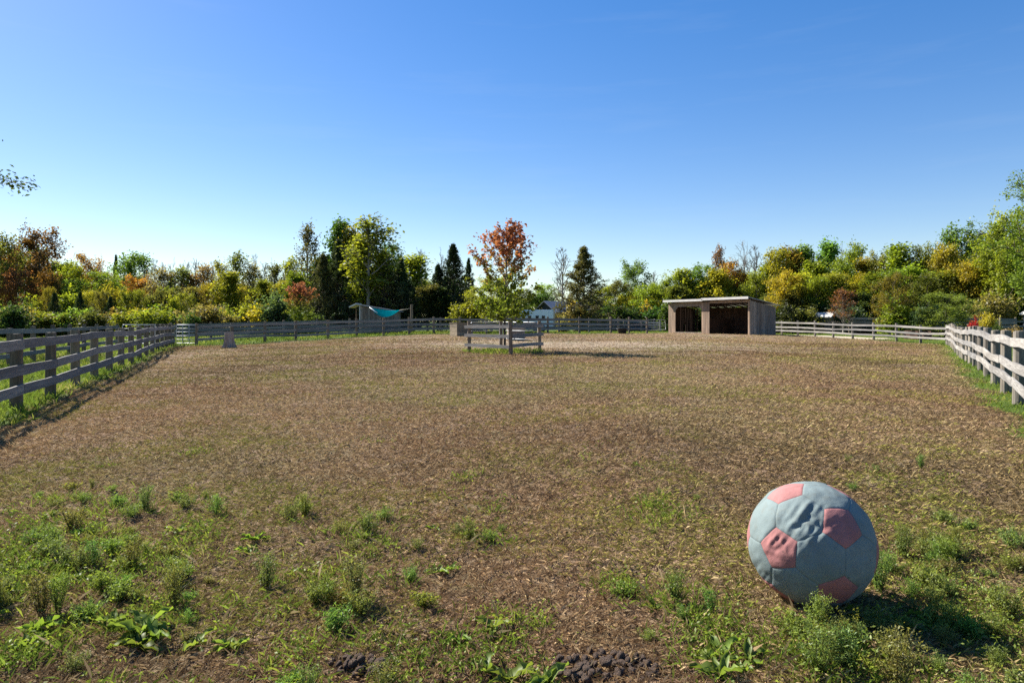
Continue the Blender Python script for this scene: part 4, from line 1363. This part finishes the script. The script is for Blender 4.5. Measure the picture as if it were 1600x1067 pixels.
def crumbs():
    r = np.random.default_rng(67)
    n = 15000
    q = .55
    Z = (2.3 ** q + r.random(n) * (45 ** q - 2.3 ** q)) ** (1 / q)
    X = r.uniform(-1, 1, n) * (.82 * Z + 1)
    k = (soil_sd(X, Z) < .1) & (r.random(n) < .25 + 1.2 * np.clip(fbm(X * .9, Z * .6, 68) - .35, 0, 1))
    X, Z = X[k], Z[k]; n = len(X)
    sz = r.uniform(.006, .015, n) * np.interp(Z, [3, 12, 45], [.8, 1.2, 2.0])
    o = np.array([(1, 0, 0), (0, 1, 0), (-1, 0, 0), (0, -1, 0), (0, 0, .8), (0, 0, -.6)])
    v = np.stack([X, Z, gz(X, Z) + relief(X, Z, np.ones(n)) + sz * .4], -1)[:, None, :] + o[None] * sz[:, None, None] * r.uniform(.6, 1.4, (n, 6, 1))
    f = np.array([(0, 1, 4), (1, 2, 4), (2, 3, 4), (3, 0, 4), (1, 0, 5), (2, 1, 5), (3, 2, 5), (0, 3, 5)])
    ff = (np.arange(n)[:, None, None] * 6 + f[None]).reshape(-1, 3)
    m, nt, p, out = new_mat('earth_crumb')
    n1 = noise(nt, mapped(nt, (1, 1, 1)), 14, 4)
    nt.links.new(ramp(nt, n1, [(.3, (.035, .024, .016)), (.7, (.13, .088, .058))]), p.inputs['Base Color']); p.inputs['Roughness'].default_value = .95
    tag(link('earth_crumbs', mesh_np('earth_crumbs', v.reshape(-1, 3), ff, m)), 'small dark crumbs of earth kicked up over the paddock', 'earth crumbs', None, 'stuff')


crumbs()
GUARD = np.array([[-.3, 31.2]])


def outside(x, y):
    sd = soil_sd(x, y)
    p = np.clip((sd - .05) / .25, 0, 1) * np.clip((dist_seg(x, y, (22, 70), (29.8, 57.5)) - 1.9) / .8, 0, 1)
    gd = np.hypot((x + .35) / 1.9, (y - 31.2) / 2.4)
    return np.maximum(p, (gd < 1 + .25 * (fbm(x * 3, y * 3, 9) - .5)).astype(float))


v, f, X, Z, r = blades(330000, 4, 70, 1.35, outside, lambda z: np.interp(z, [4, 12, 60], [.15, .17, .2]), lambda z: np.interp(z, [4, 12, 60], [.006, .01, .045]),
                       lambda r, n: np.clip(r.normal(1.05, .3, n), .2, 1.5), 62, .88, 2.0)
tone = np.clip(fbm(X * .5, Z * .5, 81) * .9 + r.normal(0, .16, len(X)) - .05, 0, 1)
stuff('green_grass', v, f, np.stack([tone, r.random(len(X)), r.random(len(X))], -1), M_grass, 'green grass growing outside the paddock and along the fences', 'grass')


# green growth coming through in the foreground of the paddock
def pz(py): return EYE * F / (py - HZ)


PATCH = [  # (px, py, radius m, density)
    (60, 880, .9, 1.0), (170, 870, .8, 1.0), (215, 800, .5, .8), (140, 780, .35, .6), (40, 1000, .5, 1), (230, 950, .5, .9), (330, 850, .4, .5), (480, 800, .3, .45), (590, 840, .45, .6), (300, 770, .3, .4),
    (570, 950, .35, .7), (560, 1030, .4, .9), (760, 830, .3, .4), (690, 885, .2, .4), (830, 1045, .45, .9), (1060, 950, .35, .6), (1420, 870, .7, 1.0), (1500, 900, .8, 1.0), (1570, 960, .7, 1.0), (1330, 1030, .5, 1.0),
    (1440, 1030, .6, 1.0), (1150, 1040, .4, .8), (1380, 745, .4, .35), (1220, 960, .3, .6), (1040, 800, .4, .3), (900, 1040, .3, .3), (380, 985, .3, .5), (130, 1040, .5, .9), (700, 1000, .3, .4), (1540, 1040, .6, 1.), (450, 900, .3, .3)]
_pr = np.random.default_rng(92)
for _ in range(90):
    PATCH.append((_pr.uniform(-50, 1650), 1067 - 380 * _pr.random() ** 1.5, _pr.uniform(.10, .24), _pr.uniform(.35, .8)))
PW = np.array([(wx(a, pz(b)), pz(b), c, d) for a, b, c, d in PATCH])


DUNG = [(wx(950, pz(1042)), pz(1042), .30), (wx(556, pz(1036)), pz(1036), .18)]


def weedy(x, y):
    w = np.zeros_like(x)
    for px, py, rr, de in PW:
        w = np.maximum(w, de * np.clip(1.25 - np.hypot(x - px, (y - py) * .8) / rr, 0, 1))
    for px, py, rr in DUNG: w = w * np.clip(np.hypot(x - px, y - py) / rr - .75, 0, 1)
    return np.clip(w * np.clip((fbm(x * 3.0, y * 3.0, 91) - .38) * 3.2, 0.03, 1.1), 0, 1)


v, f, X, Z, r = blades(260000, 2.3, 9, 1.2, lambda x, y: weedy(x, y) * .9, lambda z: .07 + 0 * z, lambda z: .0045 + 0 * z, lambda r, n: np.clip(r.normal(.8, .4, n), .05, 1.5), 63, .82, .8)
tone = np.clip(fbm(X * 2.5, Z * 2.5, 83) * .75 + r.normal(0, .15, len(X)), 0, 1)
stuff('sprouting_grass', v, f, np.stack([tone, r.random(len(X)), r.random(len(X))], -1), M_grass, 'short green grass sprouting in patches at the front of the paddock', 'grass')


v, f, X, Z, r = blades(16000, 2.3, 10, 1.2, lambda x, y: .008 + .5 * weedy(x, y), lambda z: .11 + 0 * z, lambda z: .0028 + 0 * z, lambda r, n: np.clip(r.normal(.75, .45, n), .02, 1.5), 69, .82, .8)
stuff('dead_stems', v, f, np.stack([r.uniform(.3, .76, len(X)), r.random(len(X)), r.uniform(.2, .8, len(X))], -1), M_straw, 'dry dead stems and stalks among the weeds at the front of the paddock', 'dead stems')


def low_leaves():
    """clover-like ground leaves in the weedy patches"""
    r = np.random.default_rng(64)
    n = 80000
    q = .7
    Z = (2.3 ** q + r.random(n) * (9 ** q - 2.3 ** q)) ** (1 / q)
    X = r.uniform(-1, 1, n) * (.82 * Z + .8)
    k = r.random(n) < weedy(X, Z) ** 1.3
    X, Z = X[k], Z[k]
    c = np.stack([X, Z, gz(X, Z) + relief(X, Z, np.ones(len(X))) + r.random(len(X)) ** 1.5 * .10 + .012], -1)
    v, f, at = leaf_cloud(c, len(c) * 2, (.03, .03, .012), .019, 65, .5, 1.0, .26)
    me = mesh_np('ground_leaves', v, f, M_weed, False, at)
    o = link('ground_leaves', me); o.color = (.15, .20, .038, 1)
    tag(o, 'low clover-like leaves spreading in patches at the front of the paddock', 'ground cover', None, 'stuff')


low_leaves()


# ------------------------------------------------------------------ weeds
def weed_bush(seed, H=.32, n=620, spread=.16, leaf=.030):
    r = np.random.default_rng(seed)
    tubes, tips = [], []
    for s in range(13):
        a = r.uniform(0, 6.28); sp = spread * r.uniform(.1, 1)
        e = np.array([math.cos(a) * sp, math.sin(a) * sp, H * r.uniform(.55, 1)])
        st = np.linspace(0, 1, 5)[:, None]
        p = e * st + np.array([math.cos(a) * .012, math.sin(a) * .012, -.02])
        tubes.append((p, np.linspace(.0042, .0015, 5), 4))
        for q in np.linspace(.25, 1, 8): tips.append(p[0] + (e - p[0]) * q)
        for j in range(5):
            b = p[0] + (e - p[0]) * r.uniform(.2, .9)
            e2 = b + np.array([r.normal(0, .045), r.normal(0, .045), .035 + .03 * r.random()])
            tubes.append((np.array([b, (b + e2) / 2, e2]), np.array([.002, .0016, .001]), 3)); tips += [e2, (b + e2) / 2]
    v, f, at = leaf_cloud(np.array(tips), int(n * 1.5), (.015, .015, .015), leaf * .85, seed, .25, H, .17, .3)
    return tubes_mesh('stem', tubes, M_weed), mesh_np('foliage', v, f, M_weed, False, at)


WEEDS = [weed_bush(400, .34, 900, .17, .026), weed_bush(401, .26, 750, .18, .030), weed_bush(402, .42, 900, .13, .024), weed_bush(403, .20, 600, .16, .032), weed_bush(404, .30, 800, .2, .024)]


def weed(x, y, k, s, label, group, r, tone=1.0):
    root = empty('weed', (x, y, g(x, y) - .01), r.uniform(0, 6.28))
    root.scale = (s, s, s * r.uniform(.8, 1.15))
    tag(root, label, 'weed', group)
    col = np.array((.15, .20, .055)) * tone * (1 + r.normal(0, .12, 3))
    a = link('stem', WEEDS[k][0], root); a.color = (*np.clip(col * (1.1, .9, .9), .01, 1), 1)
    b = link('foliage', WEEDS[k][1], root); b.color = (*np.clip(col, .01, 1), 1)


wr = np.random.default_rng(66)
WG = [  # px, py centre, spread in px, count, size, label, group
    (60, 900, 90, 45, 26, .8, 'bushy green weed in the overgrown corner at lower left', 'weeds of the lower left corner'),
    (185, 830, 80, 50, 24, .8, 'bushy green weed in the patch above the lower left corner', 'weeds above the lower left corner'),
    (230, 940, 90, 40, 14, .8, 'feathery green weed between the lower left corner and the bare middle', 'weeds right of the lower left corner'),
    (140, 780, 30, 12, 5, .75, 'upright weed at the far end of the left weed patch', 'weeds at the far end of the left patch'),
    (305, 785, 25, 10, 3, .7, 'small weed alone in dry grass right of the left weed patch', 'small weeds right of the left patch'),
    (590, 835, 45, 25, 7, .8, 'dark green weed in the isolated clump left of centre', 'weeds of the clump left of centre'),
    (480, 805, 25, 15, 3, .7, 'small weed left of the isolated clump left of centre', 'small weeds left of the clump'),
    (570, 945, 45, 22, 8, .9, 'bright bushy weed in the front clump left of centre', 'weeds of the front clump'),
    (540, 1045, 60, 18, 8, .8, 'fine leaved weed at the bottom edge beside the left dung pile', 'weeds beside the left dung pile'),
    (765, 835, 30, 12, 4, .65, 'small weed in dry grass near the centre of the picture', 'small weeds near the centre'),
    (1440, 860, 70, 40, 16, .95, 'bushy grey-green weed in the patch beyond the ball shadow', 'weeds beyond the ball shadow'),
    (1530, 890, 60, 60, 16, .95, 'bushy green weed at the right edge behind the ball shadow', 'weeds at the right edge'),
    (1340, 1030, 60, 35, 12, .95, 'seeding upright weed in front of the ball', 'weeds in front of the ball'),
    (1470, 1010, 80, 45, 16, .9, 'bushy weed in the lower right corner', 'weeds of the lower right corner'),
    (1440, 935, 50, 20, 7, .95, 'dark weed standing in the shadow of the ball', 'weeds in the shadow of the ball'),
    (1070, 950, 45, 20, 6, .75, 'low weed left of the ball', 'low weeds left of the ball'),
    (1380, 745, 40, 15, 5, .6, 'tiny weed in dry grass behind the ball', 'tiny weeds behind the ball'),
    (1050, 800, 60, 20, 4, .5, 'tiny weed in dry grass left of the ball top', 'tiny weeds left of the ball top'),
]
def standouts(spots, lab):
    """labels for the weeds of one patch: its outermost plants are told apart by where they stand in it"""
    out = ['inner ' + lab] * len(spots)
    if len(spots) == 1: return [lab]
    for word, key in (('nearest', lambda q: q[1]), ('leftmost', lambda q: q[0] / q[1]), ('rightmost', lambda q: -q[0] / q[1]), ('farthest', lambda q: -q[1]), ('biggest', lambda q: -q[2])):
        for i in sorted(range(len(spots)), key=lambda i: key(spots[i])):
            if out[i].startswith('inner'): out[i] = word + ' ' + lab
            break
    return out


for px, py, sx, sy, n, s, lab, grp in WG:
    spots = []
    for k in range(max(2, round(n * .9))):
        yy = min(1090, max(py - 2 * sy, py + wr.normal(0, sy))); Zw = pz(yy)
        xx = wx(px + wr.normal(0, sx), Zw)
        if math.hypot(xx - 1.72, Zw - 3.93) < .42 or any(math.hypot(xx - a, Zw - b) < c for a, b, c in DUNG): continue
        spots.append((xx, Zw, s * wr.uniform(.35, .8)))
    for (xx, Zw, sz), lb in zip(spots, standouts(spots, lab)):
        weed(xx, Zw, int(wr.integers(5)), sz, lb, grp, wr, 1.0)


def dock_leaf(seed, L, W):
    r = np.random.default_rng(seed)
    n = 7
    vs = []
    for k in range(n):
        t = k / (n - 1)
        w = W * math.sin(math.pi * min(1, .12 + t * .92)) ** .8 * (.3 if k == 0 else 1)
        x = L * t; z = .55 * L * t - .62 * L * t * t
        wob = .012 * math.sin(t * 13 + seed)
        vs += [(x, -w / 2, z + .018 + wob), (x, 0, z), (x, w / 2, z + .018 - wob)]
    fs = [[3 * k + j, 3 * k + j + 1, 3 * k + j + 4, 3 * k + j + 3] for k in range(n - 1) for j in range(2)]
    at = np.stack([np.full(len(vs), .5), np.full(len(vs), .5), np.tile([.75, .2, .75], n)], -1)
    return mesh_np('leaf', np.array(vs), np.array(fs), M_weed, True, at)


DOCK = [dock_leaf(i, .16 - .012 * i, .042 + .006 * (i % 3)) for i in range(4)]
ROS = [  # px, py, spread, n, size, label, group
    (150, 985, 70, 10, 5, 1.1, 'broad leaved dock plant at lower left in front of the weeds', 'dock plants at lower left'),
    (245, 1000, 30, 10, 3, 1.2, 'long leaved dock plant right of the lower left docks', 'long leaved docks at lower left'),
    (320, 850, 50, 20, 4, .8, 'leafy rosette beside the left weed patch', 'rosettes beside the left patch'),
    (840, 1050, 40, 12, 5, 1.1, 'bright broad leaved dock left of the right dung pile', 'docks left of the right dung pile'),
    (690, 885, 20, 8, 2, .9, 'small bright leafy rosette near the middle', 'rosettes near the middle'),
    (1000, 950, 15, 5, 1, .8, 'pale leafy rosette alone left of the ball', None),
    (1215, 945, 25, 12, 2, .8, 'leafy plant tucked under the left side of the ball', 'plants under the ball'),
    (1150, 1035, 50, 15, 5, 1.0, 'bright leafy plant at the bottom edge left of the ball', 'leafy plants left of the ball'),
    (740, 825, 30, 10, 3, .7, 'leafy sprout in dry grass beyond the middle rosettes', 'leafy sprouts beyond the middle'),
    (1500, 960, 70, 30, 5, .8, 'broad leaved plant among the weeds at right', 'broad leaved plants at right'),
    (60, 960, 50, 40, 5, .9, 'broad leaved plant among the weeds at the left edge', 'broad leaved plants at left edge'),
    (725, 1010, 20, 15, 2, .8, 'pale leafy plant at the bottom centre', 'leafy plants at bottom centre'),
    (580, 1010, 20, 15, 2, .7, 'leafy plant behind the left dung pile', 'leafy plants behind the left dung pile'),
    (370, 990, 20, 10, 2, .8, 'bright leafy plant right of the long leaved docks', 'leafy plants right of the docks'),
]
for px, py, sx, sy, n, s, lab, grp in ROS:
    spots = []
    for k in range(n):
        yy = min(1085, py + wr.normal(0, sy)); Zw = pz(yy); xx = wx(px + wr.normal(0, sx), Zw)
        if math.hypot(xx - 1.72, Zw - 3.93) < .40 or any(math.hypot(xx - a, Zw - b) < c for a, b, c in DUNG): continue
        spots.append((xx, Zw, s * wr.uniform(.7, 1.1)))
    for (xx, Zw, sc), lb in zip(spots, standouts(spots, lab)):
        root = empty('dock_plant', (xx, Zw, g(xx, Zw)), wr.uniform(0, 6.28)); tag(root, lb, 'weed', grp)
        col = np.array((.12, .17, .035)) * (1 + wr.normal(0, .12)) * (1 + wr.normal(0, .05, 3))
        for q in range(int(wr.integers(6, 9))):
            o = link('leaf', DOCK[q % 4], root, rot=(wr.normal(0, .2), -wr.uniform(-.1, .65), q * 2.4 + wr.normal(0, .3)), scale=(sc * wr.uniform(.6, 1.1),) * 3)
            o.color = (*np.clip(col * (1 + wr.normal(0, .1)), .01, 1), 1)


# ------------------------------------------------------------------ dung piles
def clod_mesh(seed):
    r = np.random.default_rng(seed)
    import bmesh
    bm = bmesh.new(); bmesh.ops.create_icosphere(bm, subdivisions=2, radius=1.0)
    off = r.uniform(0, 50)
    for v in bm.verts:
        c = v.co
        k = 1 + .22 * (math.sin(3 * c.x + off) * math.sin(2.7 * c.y + off * 2) + math.sin(5 * c.z + off)) * .6 + r.normal(0, .05)
        v.co = Vector((c.x * k, c.y * k * .85, c.z * k * .75))
    me = bpy.data.meshes.new('clod'); bm.to_mesh(me); bm.free()
    me.polygons.foreach_set('use_smooth', np.ones(len(me.polygons), bool))
    me.materials.append(M_clod)
    return me


M_clod, nt, p, out = new_mat('dung')
n1 = noise(nt, mapped(nt, (1, 1, 1)), 5, 6, .7)
nt.links.new(ramp(nt, n1, [(.3, (.075, .046, .03)), (.65, (.25, .155, .10))]), p.inputs['Base Color'])
p.inputs['Roughness'].default_value = .9
bump(nt, p, n1, 1.0, .25)
CLOD = [clod_mesh(i) for i in range(5)]
for px, py, rad, n, lab in ((950, 1042, .20, 90, 'dark brown dung pile of round clods at the bottom edge right of centre'), (556, 1036, .11, 34, 'small reddish brown dung pile at the bottom edge left of centre')):
    Zd = pz(py); xd = wx(px, Zd)
    root = empty('dung_pile', (xd, Zd, g(xd, Zd))); tag(root, lab, 'dung pile')
    for k in range(n):
        a = wr.uniform(0, 6.28); q = rad * math.sqrt(wr.random()); s = wr.uniform(.014, .028)
        zz = max(0, (1 - q / rad)) * .055 * wr.random() + s * .5
        link('clod', CLOD[k % 5], root, (q * 1.25 * math.cos(a), q * .8 * math.sin(a), zz), (wr.uniform(0, 6), wr.uniform(0, 6), wr.uniform(0, 6)), (s, s, s))


# ------------------------------------------------------------------ the big cloth horse ball
def fabric(name, base, dirt):
    m, nt, p, out = new_mat(name)
    v = mapped(nt, (1, 1, 1), rnd=False)
    n1 = noise(nt, v, 7, 5, .6); n2 = noise(nt, v, 260, 2); n3 = noise(nt, v, 22, 6, .7)
    c = ramp(nt, n1, [(.3, tuple(x * .86 for x in base)), (.7, tuple(x * 1.12 for x in base))])
    c = mixc(nt, ramp(nt, n3, [(.50, (0, 0, 0)), (.72, (.7, .7, .7))]), c, dirt)
    spt = noise(nt, v, 34, 2, .5)
    at = nt.nodes.new('ShaderNodeAttribute'); at.attribute_name = 'lv'
    c = mixc(nt, 1.0, c, ramp(nt, at.outputs['Fac'], [(.0, (.70, .70, .70)), (.016, (.88, .88, .88)), (.035, (1, 1, 1))]), 'MULTIPLY')
    c = mixc(nt, ramp(nt, spt, [(.735, (0, 0, 0)), (.76, (.75, .75, .75))]), c, (.03, .035, .035))
    nt.links.new(c, p.inputs['Base Color'])
    p.inputs['Roughness'].default_value = .82
    p.inputs['Specular IOR Level'].default_value = .2
    ad = nt.nodes.new('ShaderNodeMath'); ad.operation = 'MULTIPLY_ADD'; ad.inputs[1].default_value = .15
    nt.links.new(n2, ad.inputs[0]); nt.links.new(n3, ad.inputs[2])
    bump(nt, p, ad.outputs[0], .35, .01)
    return m


def ball():
    M_teal = fabric('faded_teal_cloth', (.158, .20, .20), (.15, .16, .14))
    M_pink = fabric('faded_red_cloth', (.31, .135, .128), (.21, .10, .09))
    Rb = BALL_R
    C = Vector(BALL_C)
    d = (C - Vector((0, 0, EYE))).normalized()            # view direction
    rt = d.cross(Vector((0, 0, 1))).normalized(); up = rt.cross(d)
    tgt = []
    for u, v in ((-.40, .80), (.43, .30), (-.50, -.08), (.44, -.72)):
        w = math.sqrt(max(0, 1 - u * u - v * v))
        tgt.append((rt * u + up * v - d * w).normalized())
    ph = (1 + 5 ** .5) / 2
    ico = [Vector(v).normalized() for v in ((0, 1, ph), (0, -1, ph), (0, 1, -ph), (0, -1, -ph), (1, ph, 0), (-1, ph, 0), (1, -ph, 0), (-1, -ph, 0), (ph, 0, 1), (ph, 0, -1), (-ph, 0, 1), (-ph, 0, -1))]
    # orientation: best rotation taking four neighbouring vertices onto the four seen pentagons
    best = None
    adj = lambda a, b: a.dot(b) > .4
    A = np.array([list(t) for t in tgt])
    for i1 in range(12):
        for i2 in range(12):
            if i1 == i2 or not adj(ico[i1], ico[i2]): continue
            com = [k for k in range(12) if k not in (i1, i2) and adj(ico[k], ico[i1]) and adj(ico[k], ico[i2])]
            for c0, c1 in ((com[0], com[1]), (com[1], com[0])):
                B = np.array([list(ico[k]) for k in (c0, i1, i2, c1)])
                U, S, Vt = np.linalg.svd(A.T @ B)
                if np.linalg.det(U @ Vt) < 0: continue
                Rm = U @ Vt
                e = ((A - B @ Rm.T) ** 2).sum()
                if best is None or e < best[0]: best = (e, Rm)
    Rm = Matrix(best[1].tolist())
    V = [Rm @ v for v in ico]
    edges = [(i, j) for i in range(12) for j in range(12) if i != j and adj(V[i], V[j])]
    pt = {(i, j): (V[i] * 2 + V[j]) / 3 for i, j in edges}
    faces = []
    for i in range(12):
        nb = [j for j in range(12) if (i, j) in pt]
        ax = V[i]; t1 = ax.orthogonal().normalized(); t2 = ax.cross(t1)
        nb.sort(key=lambda j: math.atan2(V[j].dot(t2), V[j].dot(t1)))
        faces.append(('p', [pt[(i, j)] for j in nb]))
    for i in range(12):
        for j in range(i + 1, 12):
            for k in range(j + 1, 12):
                if adj(V[i], V[j]) and adj(V[j], V[k]) and adj(V[i], V[k]):
                    a, b, c = (i, j, k) if (V[j] - V[i]).cross(V[k] - V[i]).dot(V[i]) > 0 else (i, k, j)
                    faces.append(('h', [pt[(a, b)], pt[(b, a)], pt[(b, c)], pt[(c, b)], pt[(c, a)], pt[(a, c)]]))
    root = empty('horse_ball', C - Vector((0, 0, Rb))); tag(root, 'big cloth play ball with teal and faded red patches in the foreground', 'ball')
    from mathutils import noise as mn
    dent_c = ((tgt[1] + tgt[2]) * .5 + rt * .02 + up * .18).normalized()
    dent2 = tgt[2]
    N = 16
    for kind, poly in faces:
        cen = sum(poly, Vector()) / len(poly)
        vs, fs, eds = [], [], []
        n = len(poly)
        for q in range(n):
            a, b = poly[q], poly[(q + 1) % n]
            base = len(vs); row = {}
            for i in range(N + 1):
                for j in range(N + 1 - i):
                    s, t = i / N, j / N
                    P0 = cen + (a - cen) * s + (b - cen) * t
                    u = P0.normalized()
                    ed = (1 - s - t)                       # 0 on the seam
                    r = Rb * (1.0 + .0014 * min(1, ed * 3)) - .0026 * math.exp(-(ed / .035) ** 2)
                    wob = mn.noise(u * 3.1 + Vector((4, 1, 7))) * .006 + mn.noise(u * 8.0) * .0022
                    w1 = math.exp(-((u - dent_c).length / .30) ** 2); w2 = math.exp(-((u - dent2).length / .25) ** 2)
                    w3 = math.exp(-((u - (-rt * .75 - up * .55 - d * .35).normalized()).length / .28) ** 2)
                    cr = mn.noise(Vector((u.dot(rt) * 10 - u.dot(up) * 7, (u.dot(up) + u.dot(rt)) * 2.0, 2.0)))
                    cr2 = 1 - abs(mn.noise(u * 7.5 + Vector((9, 3, 3)))) * 2.2
                    r += wob + w1 * (-.012 + .019 * cr + .006 * cr2) + w2 * (-.008 + .013 * cr + .004 * cr2) + w3 * (.01 * cr)
                    row[(i, j)] = len(vs); vs.append(u * r); eds.append(ed)
            for i in range(N):
                for j in range(N - i):
                    fs.append([row[(i, j)], row[(i + 1, j)], row[(i, j + 1)]])
                    if i + j < N - 1: fs.append([row[(i + 1, j)], row[(i + 1, j + 1)], row[(i, j + 1)]])
        # weld the fan's spokes
        key, idx, vv, ve = {}, [], [], []
        for v_, e_ in zip(vs, eds):
            k_ = (round(v_.x, 5), round(v_.y, 5), round(v_.z, 5))
            if k_ not in key: key[k_] = len(vv); vv.append(v_ + Vector((0, 0, Rb))); ve.append(e_)
            idx.append(key[k_])
        fs = [[idx[a] for a in f_] for f_ in fs]
        # flattened where it sits on the ground
        for v_ in vv: v_.z = max(v_.z, .012 + .02 * (v_.x ** 2 + v_.y ** 2))
        link('panel', mesh_np('panel', np.array([tuple(v_) for v_ in vv]), np.array(fs), M_pink if kind == 'p' else M_teal, True, np.repeat(np.array(ve)[:, None], 3, 1)), root)


BALL_R = .345
BALL_C = (1.72, 3.93, .325)
ball()
